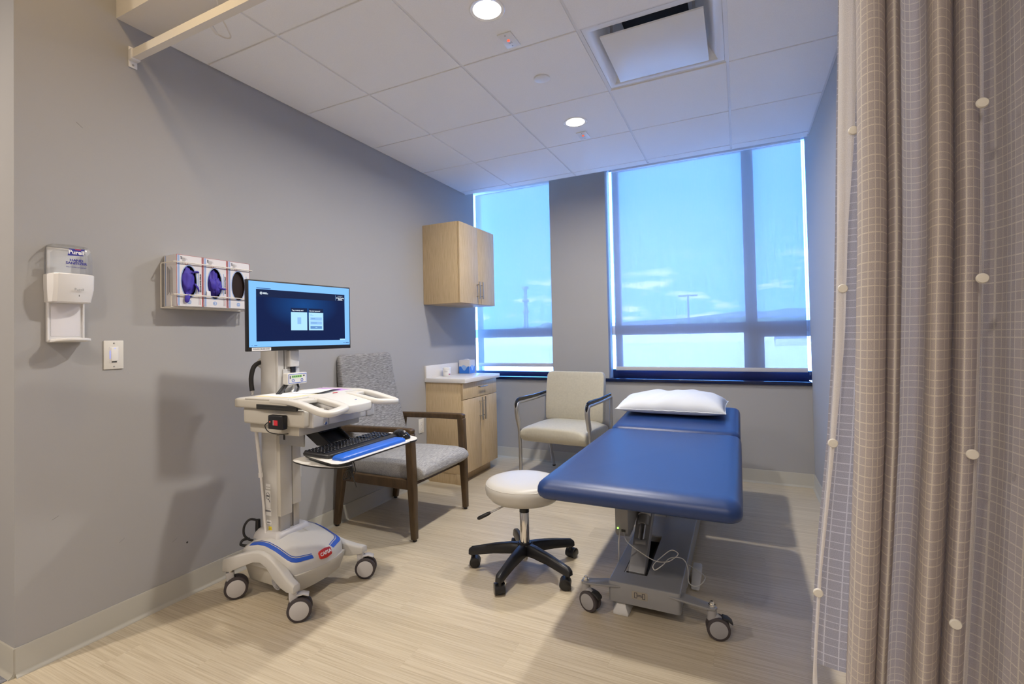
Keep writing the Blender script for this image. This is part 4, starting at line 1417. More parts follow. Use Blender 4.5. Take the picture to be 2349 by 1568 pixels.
# base cover: shoulder line climbs toward the column, top is gently crowned
ZS = [(-.20, .214), (-.15, .234), (-.09, .249), (-.04, .250), (.02, .238), (.08, .218), (.13, .203), (.16, .197), (.25, .192)]
DZ = [(0, -.012), (.004, -.004), (.014, .003), (.035, .010), (.07, .016), (.11, .020)]
def lerp(tab, x):
    if x <= tab[0][0]: return tab[0][1]
    for (a, fa), (b, fb) in zip(tab, tab[1:]):
        if x <= b:
            return fa + (fb - fa) * (x - a) / (b - a)
    return tab[-1][1]
def cover_outline(ins, n=48):
    x0, x1, hw, bl = -.192 + ins * .4, .152 - ins, .152 - ins, .026
    rc = max(.045 - ins * .4, .012)
    pts = []
    path = [(x0, -hw), (x1 - rc, -hw)]
    for i in range(7):
        a = -PI / 2 + PI / 2 * i / 6
        path.append((x1 - rc + rc * math.cos(a), -hw + rc + rc * math.sin(a)))
    for i in range(1, 10):
        f = -1 + 2 * i / 10
        path.append((x1 + bl * (1 - f * f), f * (hw - rc)))
    for i in range(7):
        a = PI / 2 * i / 6
        path.append((x1 - rc + rc * math.cos(a), hw - rc + rc * math.sin(a)))
    path.append((x0, hw))
    d = [0]
    for a, b in zip(path, path[1:]):
        d.append(d[-1] + math.hypot(b[0] - a[0], b[1] - a[1]))
    k = 0
    for i in range(n + 1):
        q_ = d[-1] * i / n
        while k < len(d) - 2 and d[k + 1] < q_:
            k += 1
        f = (q_ - d[k]) / (d[k + 1] - d[k])
        pts.append((path[k][0] + (path[k + 1][0] - path[k][0]) * f, path[k][1] + (path[k + 1][1] - path[k][1]) * f))
    return pts
def cover_ring(ins):
    return [(x, y, lerp(ZS, x) + lerp(DZ, ins)) for x, y in cover_outline(ins)]
rings = [[(x, y, .1505) for x, y in cover_outline(-.003)], [(x, y, .175) for x, y in cover_outline(-.002)]] + [cover_ring(i_) for i_, _ in DZ]
BC = MB().loft(rings).build('base_cover', 'cart_grey', t, smooth=60)
MB().loft([[(x, y, z) for x, y in rrect(-.185 + i_, -.022 - i_, -.094 + i_, .094 - i_, .02, 4)] for z, i_ in ((.245, -.012), (.268, -.004), (.282, .006), (.284, .012))]).build('column_collar', 'caster_disc', t, bevel=.002)
def cover_stripe(i0, i1, a, b):
    r0, r1 = cover_outline(i0), cover_outline(i1)
    g = .0012
    m = MB()
    rows_ = []
    for k in range(a, b + 1):
        row_ = []
        for f in (0, .5, 1):
            x = r0[k][0] + (r1[k][0] - r0[k][0]) * f
            y = r0[k][1] + (r1[k][1] - r0[k][1]) * f
            row_.append((x + .0008, y * 1.006, lerp(ZS, x) + lerp(DZ, i0 + (i1 - i0) * f) + g))
        rows_.append(row_)
    m.loft(rows_, cap=False)
    m.build('stripe', 'cart_blue', BC, smooth=60)
for a, b in ((2, 21), (27, 46)):
    cover_stripe(.005, .020, a, b)
    cover_stripe(.0235, .0265, a, b)
# logo
cxl, czl = .1755, .196
rt, upv = Vector((0, 1, 0)), Vector((-.42, 0, .9)).normalized()
poly = [(-.034, -.012), (-.028, -.018), (0, -.022), (.028, -.018), (.034, -.012), (.034, .012), (.028, .018), (0, .022), (-.028, .018), (-.034, .012)]
nn = rt.cross(upv)
oo = Vector((cxl, 0, czl))
m = MB()
m.add([tuple(oo + rt * a + upv * b + nn * .004) for a, b in poly] + [tuple(oo + rt * a + upv * b - nn * .006) for a, b in poly],
      [tuple(range(10)), tuple(range(19, 9, -1))] + [(i, (i + 1) % 10, 10 + (i + 1) % 10, 10 + i) for i in range(10)])
m.build('logo_badge', 'logo_red', BC, bevel=.0008)
lettering('lettering', 'CAPSA', .021, 'ink_white', BC, oo + nn * .0045, rt, upv, bold=.0006)
# arched legs and casters
def cart_caster(x, y, ang, brake):
    r = .050
    ca, sa = math.cos(ang), math.sin(ang)
    def P(a, b, z): return (x + ca * a - sa * b, y + sa * a + ca * b, z)
    m = MB()
    m.loft([[P(a, b, z) for a, b in rrect(-.018 + dx, .016 + dx, -.012, .012, .006, 3)] for z, dx in ((.040, .018), (.070, .006), (.100, 0), (.122, 0))])
    c = m.build('caster', 'caster_disc', t, smooth=50)
    for s in (-1, 1):
        MB().tube([P(.024, s * .009, r), P(.024, s * .026, r)], r, 34).build('tyre', 'caster_tyre', c, bevel=.004)
        MB().tube([P(.024, s * .025, r), P(.024, s * .0285, r)], r * .78, 34).build('wheel_disc', 'caster_disc', c, bevel=.001)
    MB().tube([P(0, 0, .120), P(0, 0, .130)], .010, 14).build('stem', 'chrome', c)
    if brake:
        m = MB()
        m.loft([[P(a, b, z + h_) for b, h_ in ((-.018, 0), (.018, 0), (.018, .007), (-.018, .007))] for a, z in ((.010, .104), (.038, .108), (.062, .099))])
        m.build('brake_pedal', 'caster_disc', c, bevel=.003)
for s in (-1, 1):
    top = [(-.235, .185), (-.20, .196), (-.14, .214), (-.08, .228), (-.04, .230), (0, .222), (.05, .204), (.11, .180), (.17, .164), (.225, .156)]
    bot = [(-.235, .128), (-.20, .130), (-.14, .156), (-.08, .180), (-.04, .184), (0, .170), (.05, .130), (.11, .110), (.17, .112), (.225, .124)]
    yc = [(-.205, .02), (-.195, .022), (-.172, .026), (-.157, .026), (-.152, .026), (-.152, .026), (-.157, .026), (-.170, .024), (-.190, .022), (-.205, .020)]
    rings = []
    for (x, z1), (_, z0), (yy, hw) in zip(top, bot, yc):
        y_ = -s * yy
        rings.append([(x, y_ - hw, z0), (x, y_ + hw, z0), (x, y_ + hw * .9, z1 - .006), (x, y_ + hw * .6, z1), (x, y_ - hw * .6, z1), (x, y_ - hw * .9, z1 - .006)])
    MB().loft(rings).build('leg', 'cart_grey', t, bevel=.003, smooth=50)
for x, y, a, br in ((-.212, -.200, .9, 0), (.205, -.205, .75, 1), (.205, .200, .55, 1), (-.212, .200, 2.2, 0)):
    cart_caster(x, y, a, br)
# fan grille on the tub side
fg = MB()
for k in range(7):
    a = .010 + .004 * k
    fg.tube([(.03 + a * math.cos(q), -.1455, .105 + a * 1.15 * math.sin(q)) for q in [PI + .15 * i for i in range(18)]], .0009, 5)
MB().prism([(.03 + .036 * math.cos(q), .105 + .042 * math.sin(q)) for q in [PI + .05 + .19 * i for i in range(17)]] , -.1452, -.1438, 'y').build('fan_grille', 'slot_dark', t, smooth=0)
fg.build('grille_wire', 'caster_disc', t)
# column
cx0, cx1, chw, cfw = -.165, -.035, .072, .050
MB().prism(rrect(cx0, cx1 - .018, -chw, cfw, .012, 4), .25, 1.20).build('column', 'cart_grey', t, smooth=40)
MB().box(cx1 - .018, cx1 - .004, -chw + .006, -.012, .25, .60).build('guide_rail', 'alu', t, bevel=.002)
MB().box(cx1 - .018, cx1 - .006, .010, cfw - .006, .25, .60).build('guide_rail', 'steel', t, bevel=.002)
MB().box(cx1 - .020, cx1 + .006, -chw - .001, -.006, .355, .735).build('slide_cover', 'cart_beige', t, bevel=.004)
MB().box(cx1 - .020, cx1 + .003, .000, cfw, .39, .735).build('slide_cover', 'cart_beige', t, bevel=.004)
MB().box(cx1 - .018, cx1 - .006, -chw + .004, cfw - .004, .735, 1.19).build('column_face', 'cart_grey', t, bevel=.002)
MB().box(cx1 - .006, cx1 - .004, -.036, -.034, .93, 1.18).build('column_groove', 'slot_dark', t)
# labels on the near side of the column
lo = (-.108, -chw - .0006, 0)
patch('label_sticker', 'paper_white', t, lo, (1, 0, 0), (0, 0, 1), -.026, .010, .385, .470)
MB().tube([(-.116 + .012 * math.cos(a), -chw - .0012, .443 + .016 * math.sin(a)) for a in [2 * PI * i / 24 for i in range(24)]], .0008, 5, closed=True).build('label_print', 'ink_dark', t)
MB().tube([(-.110, -chw - .0012, .430), (-.102, -chw - .0012, .414)], .0012, 5).build('label_print', 'ink_dark', t)
patch('label_print', 'ink_dark', t, lo, (1, 0, 0), (0, 0, 1), -.016, .002, .4405, .4455, off=.0008)
patch('label_sticker', 'paper_white', t, lo, (1, 0, 0), (0, 0, 1), -.022, .010, .475, .500)
patch('label_print', 'ink_grey', t, lo, (1, 0, 0), (0, 0, 1), -.020, .008, .484, .4865, off=.0005)
patch('label_sticker', 'paper_white', t, lo, (1, 0, 0), (0, 0, 1), -.026, .014, .350, .384)
for k in range(9):
    patch('label_print', 'ink_dark', t, lo, (1, 0, 0), (0, 0, 1), -.024 + .004 * k, -.0217 + .004 * k, .368, .376, off=.0006)
patch('label_sticker', 'paper_white', t, lo, (1, 0, 0), (0, 0, 1), -.018, .014, .310, .330, round_=.005)
for k in range(6):
    patch('label_print', 'ink_dark', t, lo, (1, 0, 0), (0, 0, 1), -.014 + .004 * k, -.0115 + .004 * k, .316, .321, off=.0006)
patch('label_sticker', 'label_yellow', t, lo, (1, 0, 0), (0, 0, 1), -.006, .016, .282, .300)
patch('label_print', 'ink_grey', t, lo, (1, 0, 0), (0, 0, 1), -.004, .014, .292, .2935, off=.0006)
# rear rod and push handle
MB().tube([(-.165, -.100, .80), (-.137, -.094, .55)], .0078, 12).build('support_rod', 'white_plastic', t)
MB().tube([(-.137, -.094, .557), (-.1365, -.0935, .535)], .0105, 12).build('rod_collar', 'white_plastic', t)
MB().tube([(-.137, -.094, .55), (-.112, -.088, .27)], .0055, 12).build('support_rod', 'white_plastic', t)
hp_ = spline([(-.150, .02, 1.078), (-.162, -.06, 1.080), (-.168, -.098, 1.062), (-.176, -.108, 1.02), (-.178, -.108, .98), (-.172, -.108, .945)], 6)
MB().tube(hp_, .0105, 14).build('push_handle', 'black_rubber', t, smooth=70)
MB().cyl((-.172, -.108, .946), (-.171, -.108, .925), .0085, n=14).build('handle_post', 'chrome', t)
m = MB()
m.prism([(-.225, 1.085), (-.205, 1.098), (-.16, 1.10), (-.16, .965), (-.175, .98), (-.195, 1.045), (-.225, 1.06)], -.045, .045, 'y')
m.build('rear_bracket', 'cart_grey', t, bevel=.006)
# power cord loop at the back of the base
MB().tube(spline([(-.20, -.06, .31), (-.215, -.095, .325), (-.228, -.115, .30), (-.228, -.118, .26), (-.215, -.105, .235), (-.20, -.09, .225)], 7), .0055, 9).build('power_cord', 'black_rubber', t)
MB().tube([(-.205, -.06, .315), (-.205, -.06, .27), (-.20, -.07, .25)], [.011, .013, .007], 10).build('cord_plug', 'black_plastic', t)
MB().tube(spline([(-.215, -.10, .235), (-.24, -.115, .23), (-.235, -.13, .215), (-.21, -.12, .21)], 6), .006, 8).build('power_cord', 'black_rubber', t)
# work surface
SZT = .930
hw = .228
MB().box(-.135, .21, -hw, hw, SZT - .045, SZT - .004).build('top_shell', 'cart_beige', t, bevel=.010, seg=3)
MB().box(-.07, .20, -hw + .016, hw - .016, SZT - .006, SZT + .001).build('top_pad', 'cart_pad', t, bevel=.002)
for yy in (-hw + .006, hw - .006):
    MB().tube([(-.06, yy, SZT - .002), (.21, yy, SZT - .002)], .006, 10).build('top_rim', 'cart_white', t)
MB().box(-.128, -.075, -hw + .008, -.105, SZT - .010, SZT - .003).build('cup_pocket', 'cart_panel', t, bevel=.002)
MB().box(-.10, .285, -hw + .018, hw - .018, SZT - .118, SZT - .044).build('drawer_body', 'cart_beige', t, bevel=.012, seg=3)
MB().box(-.09, .225, -hw + .045, hw - .045, SZT - .160, SZT - .117).build('belly_pan', 'cart_beige', t, bevel=.006)
MB().box(.275, .298, -.085, .150, SZT - .120, SZT - .046).build('drawer_front', 'cart_panel', t, bevel=.004)
for s in (-1, 1):
    c = MB().box(.235, .305, s * .135 - .045 if s < 0 else .150, s * .135 + .045 if s < 0 else .205, SZT - .122, SZT - .044).build('corner_block', 'cart_panel', t, bevel=.008, seg=3)
lk = MB().lathe([(.0005, .305), (.0085, .305), (.0085, .310), (.006, .312), (.0005, .312)], (0, -.115, SZT - .108), 'x', 18).build('lock', 'chrome', t)
MB().lathe([(.0003, .3122), (.003, .3125), (.0003, .3128)], (0, -.115, SZT - .108), 'x', 10).build('keyhole', 'slot_dark', lk)
# nose between the handles
m = MB()
m.loft([[(.195, y0_, z0_), (.30, y0_ * .92, z0_ - .016 + dz), (.385, y0_ * .84, z0_ - .033 + dz), (.402, y0_ * .6, z0_ - .037 + dz), (.408, 0, z0_ - .038 + dz), (.402, -y0_ * .6, z0_ - .037 + dz), (.385, -y0_ * .84, z0_ - .033 + dz), (.30, -y0_ * .92, z0_ - .016 + dz), (.195, -y0_, z0_)] for y0_, z0_, dz in ((-.112, SZT - .040, .004), (-.116, SZT - .02, .0), (-.108, SZT + .002, 0.0))])
m.build('nose_panel', 'cart_pad', t, bevel=.005, seg=3)
lettering('print_mark', 'co', .012, 'cart_blue', t, (.345, .03, SZT - .0225), (0, 1, 0), (-.98, 0, .2))
# loop handles
for s in (-1, 1):
    path = spline([(.10, s * .212, SZT - .008), (.20, s * .214, SZT - .009), (.28, s * .217, SZT - .018), (.36, s * .220, SZT - .036), (.405, s * .219, SZT - .046), (.424, s * .208, SZT - .049), (.428, s * .185, SZT - .048), (.424, s * .145, SZT - .044), (.414, s * .112, SZT - .040), (.385, s * .098, SZT - .034), (.32, s * .096, SZT - .022), (.24, s * .097, SZT - .010)], 5)
    MB().tube(path, [.0165 + .002 * math.sin(PI * i / (len(path) - 1)) for i in range(len(path))], 16, flat=(.72, 1.05), sq=.55).build('grip_handle', 'cart_white', t, smooth=70)
    MB().prism([(.19, s * .09), (.265, s * .09), (.245, s * .215), (.19, s * .215)], SZT - .022, SZT - .006).build('handle_web', 'cart_white', t, bevel=.004)
# slot, card reader, lever
MB().box(.015, .262 - .0, -hw - .0012, -hw + .01, SZT - .046, SZT - .023).build('side_slot', 'slot_dark', t, bevel=.003)
MB().box(.018, .255, -hw - .0020, -hw - .0010, SZT - .031, SZT - .0295).build('slot_lip', 'black_gloss', t)
rd = MB().box(.100, .190, -hw - .010, -hw + .018, SZT - .126, SZT - .066).build('card_reader', 'black_plastic', t, bevel=.005, seg=3)
patch('reader_mark', 'ink_red', rd, (0, -hw - .0105, 0), (1, 0, 0), (0, 0, 1), .138, .162, SZT - .108, SZT - .086, off=.0003)
patch('reader_mark', 'ink_grey', rd, (0, -hw - .0105, 0), (1, 0, 0), (0, 0, 1), .132, .148, SZT - .108, SZT - .086, off=.0002)
MB().lathe([(.0003, -.0018), (.0022, -.001), (.0025, 0), (.0003, 0)], (.114, -hw - .010, SZT - .094), 'y', 10).build('reader_lamp', 'red_lamp', rd)
MB().tube(spline([(.088, -hw + .0, SZT - .10), (.075, -hw - .004, SZT - .115), (.095, -hw + .002, SZT - .142), (.14, -hw + .03, SZT - .153), (.175, -hw + .06, SZT - .150)], 6), .0022, 7).build('reader_cord', 'black_rubber', t)
MB().tube(spline([(.27, .195, SZT - .066), (.285, .225, SZT - .062), (.305, .245, SZT - .070), (.315, .258, SZT - .068)], 5), [.008] * 15 + [.006], 10, flat=(.5, 1.2)).build('release_lever', 'gel_blue', t)
# keyboard arm and trays
MB().box(-.020, .140, -.084, -.075, SZT - .232, SZT - .160).build('side_plate', 'alu', t, bevel=.002)
MB().box(.008, .020, -.0848, -.0838, SZT - .208, SZT - .182).build('plate_slot', 'slot_dark', t)
for xx, zz in ((-.018, SZT - .180), (.07, SZT - .172)):
    MB().lathe([(.0003, -.087), (.004, -.0865), (.0045, -.084), (.0003, -.084)], (xx, 0, zz), 'y', 12).build('plate_screw', 'steel', t)
MB().box(.02, .20, -.06, .08, SZT - .172, SZT - .160).build('arm_plate', 'black_plastic', t, bevel=.002)
for yy in (-.058, .068):
    MB().prism([(.10, SZT - .162), (.20, SZT - .162), (.30, .705), (.20, .705)], yy - .006, yy + .006, 'y').build('arm_bracket', 'black_plastic', t, bevel=.002)
MB().prism([(.13, SZT - .165), (.18, SZT - .165), (.285, .703), (.22, .703)], -.052, .062, 'y').build('arm_body', 'black_plastic', t, bevel=.002)
KZ = .697
def plate(name, poly, z0, z1, top, bottom_name='tray_edge'):
    MB().prism(poly, z0, z1 - .0015).build(bottom_name, 'black_plastic', t, bevel=.0015)
    MB().prism([(a, b) for a, b in poly], z1 - .0016, z1).build(name, top, t, smooth=0)
plate('keyboard_tray', [(.245, -.152), (.252, -.177), (.275, -.195), (.40, -.232), (.485, -.254), (.510, -.248), (.522, -.225), (.524, .19), (.50, .205), (.26, .205), (.245, .19)], KZ - .008, KZ, 'tray_white')
plate('mouse_tray', spline([(.208, -.175), (.220, -.212), (.268, -.232), (.34, -.244), (.42, -.242), (.49, -.222), (.515, -.195), (.50, -.16), (.40, -.14), (.26, -.12), (.220, -.135)], 4, True), KZ - .028, KZ - .020, 'tray_white')
mp = [(.40 + .118 * math.cos(a), .215 + .085 * math.sin(a)) for a in [2 * PI * i / 30 for i in range(30)]]
plate('mouse_tray', [(a, b + .02) for a, b in mp], KZ - .012, KZ - .002, 'tray_white')
MB().box(.40, .44, -.20, -.14, KZ - .022, KZ - .006).build('tray_spacer', 'black_plastic', t)
MB().tube([(.345, .30, KZ + .006), (.335, .28, KZ + .012), (.335, .25, KZ + .012), (.345, .235, KZ + .006)], .003, 8).build('tray_clip', 'white_plastic', t)
for k in range(5):
    a = .004 * k
    MB().tube(spline([(.43 + a, -.13 + .006 * k, KZ - .008), (.435 + a * 2, -.125 + a, KZ - .05 - .006 * k), (.44 - a * 2, -.110 - a * .5, KZ - .105), (.438 + a, -.10 - a * 2, KZ - .055), (.44, -.09 + a, KZ - .115 - .008 * k)], 5), .0021, 6).build('loose_cable', 'black_rubber', t)
# control box with display
MB().box(-.042, -.034, -.045, .05, .955, 1.045).build('box_mount', 'cart_panel', t, bevel=.002)
cb = MB().box(-.035, .000, -.050, .066, .972, 1.026).build('control_display', 'cart_white', t, bevel=.005, seg=3)
dp = (.0002, .008, .999)
patch('display_border', 'cart_blue', cb, dp, R_, U_, -.053, .053, -.022, .022, off=.0003, round_=.003)
patch('display_face', 'cart_white', cb, dp, R_, U_, -.0505, .0505, -.0195, .0195, off=.0006, round_=.002)
patch('display_screen', 'lcd_green', cb, dp, R_, U_, -.035, .025, .004, .015, off=.0009)
for k in range(5):
    patch('display_digit', 'ink_dark', cb, dp, R_, U_, -.031 + .0115 * k, -.0255 + .0115 * k, .006, .013, off=.0011)
patch('display_mark', 'ink_dark', cb, dp, R_, U_, -.046, -.041, .000, .014, off=.0009)
patch('display_mark', 'ink_dark', cb, dp, R_, U_, .032, .042, .008, .014, off=.0009)
for yy in (-.027, .025):
    m = MB()
    m.tube([(.0014, .008 + yy + .0062 * math.cos(a), .990 + .0068 * math.sin(a)) for a in [2 * PI * i / 16 for i in range(16)]], .0012, 6, closed=True)
    m.build('display_button', 'cart_blue', cb)
for pts, r in (([(-.02, -.03, .975), (-.015, -.06, .95), (-.0, -.095, .932)], .0055), ([(-.028, -.04, .975), (-.024, -.065, .955), (-.012, -.10, .934)], .005), ([(-.035, .035, .975), (-.02, .03, .952), (-.01, .01, .932)], .005)):
    MB().tube(spline(pts, 6), r, 9).build('display_cable', 'black_rubber', t)
MB().tube(spline([(-.04, .012, .975), (-.03, .01, .955), (-.02, -.01, .932)], 6), .006, 9).build('display_cable', 'cart_white', t)
MB().box(-.045, -.016, -.020, .035, 1.055, 1.135).build('monitor_neck', 'cart_panel', t, bevel=.005, seg=3)
MB().box(-.036, -.024, -.005, .018, 1.02, 1.06).build('neck_pin', 'black_plastic', t)

# monitor
A = Vector((.408 - OX, -2.531 - OY, 0))
B = Vector((.498 - OX, -1.994 - OY, 0))
ra = (B - A).normalized()
na = Vector((ra.y, -ra.x, 0))
mw = (B - A).length
mid = (A + B) / 2
ZC, mh = 1.297, .322
def mon_box(w0, w1, h0, h1, d0, d1):
    m = MB()
    vs = []
    for d in (d0, d1):
        for hh in (h0, h1):
            for w in (w0, w1):
                p = mid + ra * w + na * d
                vs.append((p.x, p.y, ZC + hh))
    m.add(vs, [(0, 2, 3, 1), (4, 5, 7, 6), (0, 1, 5, 4), (2, 6, 7, 3), (0, 4, 6, 2), (1, 3, 7, 5)])
    return m
MON = mon_box(-mw / 2, mw / 2, -mh / 2, mh / 2, -.022, 0).build('monitor', 'black_plastic', t, bevel=.003)
mon_box(-.12, .12, -.09, .09, -.050, -.0215).build('back_shell', 'black_plastic', MON, bevel=.006)
mon_box(-.04, .04, -.155, .02, -.075, -.050).build('mount_arm', 'cart_panel', MON, bevel=.004)
def scr(name, mt, w0, w1, h0, h1, d):
    p = mid + na * (.0008 + d * .0003)
    return patch(name, mt, MON, (p.x, p.y, ZC), ra, (0, 0, 1), w0, w1, h0, h1)
iw0, iw1, ih0, ih1 = -mw / 2 + .008, mw / 2 - .007, -mh / 2 + .019, mh / 2 - .007
scr('screen', 'screen_light', iw0, iw1, ih0, ih1, 0)
sw, sh = iw1 - iw0, ih1 - ih0
def q(u, v): return iw0 + sw * u, ih1 - sh * v
def scr2(name, mt, u0, v0, u1, v1, d):
    a, b = q(u0, v0); c, e = q(u1, v1)
    return scr(name, mt, a, c, e, b, d)
def scr_text(body, size, u, v, d, mt='screen_text', align='CENTER', bold=0.):
    a, b = q(u, v)
    p = mid + na * (.0008 + d * .0003) + ra * a
    return lettering('screen_lettering', body, size, mt, MON, (p.x, p.y, ZC + b), ra, (0, 0, 1), align, extrude=0, bold=bold)
def gradient_screen():
    m = bpy.data.materials.new('screen_window')
    m.use_nodes = True
    tr = m.node_tree
    b = tr.nodes['Principled BSDF']
    b.inputs['Base Color'].default_value = (.005, .005, .005, 1)
    b.inputs['Roughness'].default_value = .35
    b.inputs['Specular IOR Level'].default_value = .08
    tc = N(tr, 'ShaderNodeTexCoord')
    mp_ = N(tr, 'ShaderNodeMapping')
    c0 = mid + Vector((0, 0, ZC + .055))
    mp_.inputs['Location'].default_value = (-c0.x / .2, -c0.y / .2, -c0.z / .11)
    mp_.inputs['Scale'].default_value = (1 / .2, 1 / .2, 1 / .11)
    gr = N(tr, 'ShaderNodeTexGradient', gradient_type='SPHERICAL')
    rp = N(tr, 'ShaderNodeValToRGB')
    rp.color_ramp.elements[0].color = (.002, .010, .060, 1)
    rp.color_ramp.elements[1].color = (.004, .055, .22, 1)
    tr.links.new(tc.outputs['Object'], mp_.inputs[0])
    tr.links.new(mp_.outputs[0], gr.inputs[0])
    tr.links.new(gr.outputs[0], rp.inputs[0])
    tr.links.new(rp.outputs[0], b.inputs['Emission Color'])
    b.inputs['Emission Strength'].default_value = 1
    MAT['screen_window'] = m
gradient_screen()
scr2('screen_window', 'screen_window', .062, .118, .945, .915, 1)
scr2('screen_header', 'screen_header', .062, .118, .945, .235, 2)
scr2('screen_rule', 'screen_field', .840, .135, .842, .225, 3)
scr2('screen_tab', 'screen_card', .885, .895, .945, .915, 3)
for a, b in ((.375, .535), (.552, .703)):
    scr2('screen_header', 'screen_header', a, .385, b, .452, 2)
    scr2('screen_card', 'screen_card', a, .452, b, .745, 2)
scr_text('Tap proximity card', .0076, .440, .422, 3, bold=.0002)
scr_text('Use your password', .0076, .613, .424, 3, bold=.0002)
scr2('screen_icon', 'screen_field', .437, .535, .474, .645, 3)
for v0, v1 in ((.530, .580), (.600, .648)):
    scr2('screen_field', 'screen_field', .567, v0, .688, v1, 3)
scr2('screen_field', 'screen_button', .567, .675, .688, .722, 3)
def scr_line(u0, v0, u1, v1, mt='screen_text', d=4):
    scr2('screen_print', mt, u0, v0, u1, v1, d)
scr_line(.566, .482, .585, .488, 'screen_field'); scr_line(.566, .498, .600, .508, 'screen_field')
scr_line(.576, .548, .615, .554, 'screen_button'); scr_line(.574, .618, .635, .627, 'screen_button')
scr_line(.618, .695, .638, .703, 'screen_card')
scr_text('imprivata', .0125, .893, .180, 4, bold=.0002)
scr_text('POWERED BY', .0048, .893, .152, 4)
scr_line(.872, .200, .914, .207); scr_line(.866, .214, .920, .221)
a, b = q(.105, .178)
m = MB()
for k in range(8):
    an = 2 * PI * k / 8
    p = mid + na * .002 + ra * (a + .0062 * math.cos(an))
    p2 = mid + na * .002 + ra * (a + .0030 * math.cos(an))
    m.tube([(p.x, p.y, ZC + b + .0062 * math.sin(an)), (p2.x, p2.y, ZC + b + .0030 * math.sin(an))], .0014, 5)
m.build('screen_logo', 'screen_text', MON)
scr_line(.122, .165, .155, .174); scr_line(.122, .181, .165, .190)
scr_line(.065, .098, .190, .107, 'screen_ink', 2)
scr_line(.042, .972, .068, .980, 'screen_ink', 2); scr_line(.020, .970, .028, .982, 'screen_button', 2)
scr_line(.925, .962, .940, .968, 'screen_ink', 2); scr_line(.950, .960, .988, .969, 'screen_ink', 2)
p = mid + na * .0006 + ra * 0
patch('label_sticker', 'paper_white', MON, (p.x, p.y, ZC), ra, (0, 0, 1), -mw / 2 + .020, -mw / 2 + .108, -mh / 2 + .002, -mh / 2 + .0165)
p = mid + na * .0010 + ra * (-mw / 2 + .064)
lettering('lettering', 'PUHWCRHB15CD', .0095, 'ink_dark', MON, (p.x, p.y, ZC - mh / 2 + .0092), ra, (0, 0, 1), extrude=0, bold=.0001)

# ------------------------------------------------------------------ things on the cart
t = thing('keyboard', 'black computer keyboard on the cart tray', 'keyboard', (OX + .345, OY + .014, KZ))
MB().add([], [])
m = MB()
m.loft([[(x, y, z) for x, y in rrect(-.082 + i_, .082 - i_, -.222 + i_, .222 - i_, .018, 4)] for z, i_ in ((0, .002), (.010, 0), (.018, .004))])
m.build('case', 'black_plastic', t, bevel=.002)
kb = MB()
for r in range(6):
    xk = -.066 + r * .0192 + (.004 if r else 0)
    k = 0
    yk = -.212
    while yk < .208:
        w = .0165
        if r == 5 and -.12 < yk < .0:
            w = .105
        gap = yk > .070 and (yk < .079)
        if not gap and not (.083 < yk < .0 ):
            if not (.068 < yk < .082 or .134 < yk < .146 or (r in (3,) and .08 < yk < .14)):
                kb.loft([[(xk - .0078 + i_, yk + i_, z), (xk + .0078 - i_, yk + i_, z), (xk + .0078 - i_, yk + w - i_, z), (xk - .0078 + i_, yk + w - i_, z)] for z, i_ in ((.017, 0), (.0218, .002))])
        yk += w + .0025
kb.build('keys', 'black_gloss', t, smooth=0)['kind'] = 'stuff'
kl = MB()
rnd = random.Random(2)
for r in range(6):
    for k in range(22):
        yk = -.205 + k * .019
        if not (.066 < yk < .080 or .132 < yk < .146):
            xk = -.066 + r * .0192 + (.004 if r else 0)
            kl.quad((xk - .002, yk, .0221), (xk + .0012, yk, .0221), (xk + .0012, yk + .0032, .0221), (xk - .002, yk + .0032, .0221))
kl.build('key_letters', 'ink_white', t, smooth=0)['kind'] = 'stuff'

t = thing('wrist_rest', 'glossy blue gel wrist rest along the keyboard front', 'wrist rest', (OX + .470, OY - .010, KZ))
m = MB()
m.loft([[(x, y, z) for x, y in rrect(-.034 + i_, .034 - i_, -.202 + i_, .202 - i_, .010, 4)] for z, i_ in ((0, 0), (.012, .002), (.018, .010), (.0195, .016))])
m.build('gel_pad', 'gel_blue', t, bevel=.003, seg=2, smooth=60)

t = thing('computer_mouse', 'black computer mouse beside the keyboard', 'mouse', (OX + .425, OY + .250, KZ), rz=math.radians(-20))
rings = []
for x, w, h in ((-.055, .012, .012), (-.048, .024, .022), (-.03, .031, .034), (-.005, .032, .038), (.022, .030, .033), (.045, .027, .022), (.055, .016, .012)):
    rings.append([(x, w * math.cos(a), .001 + h * max(0, math.sin(a)) ** .75) for a in [PI * i / 10 for i in range(11)]])
MB().loft(rings).build('shell', 'black_gloss', t, smooth=70)
MB().lathe([(.0004, -.004), (.008, -.004), (.008, .004), (.0004, .004)], (.030, 0, .030), 'y', 14).build('scroll_wheel', 'caster_grey', t)
patch('print_line', 'ink_grey', t, (-.018, 0, .0398), (0, 1, 0), (-1, 0, .1), -.010, .010, -.001, .001)

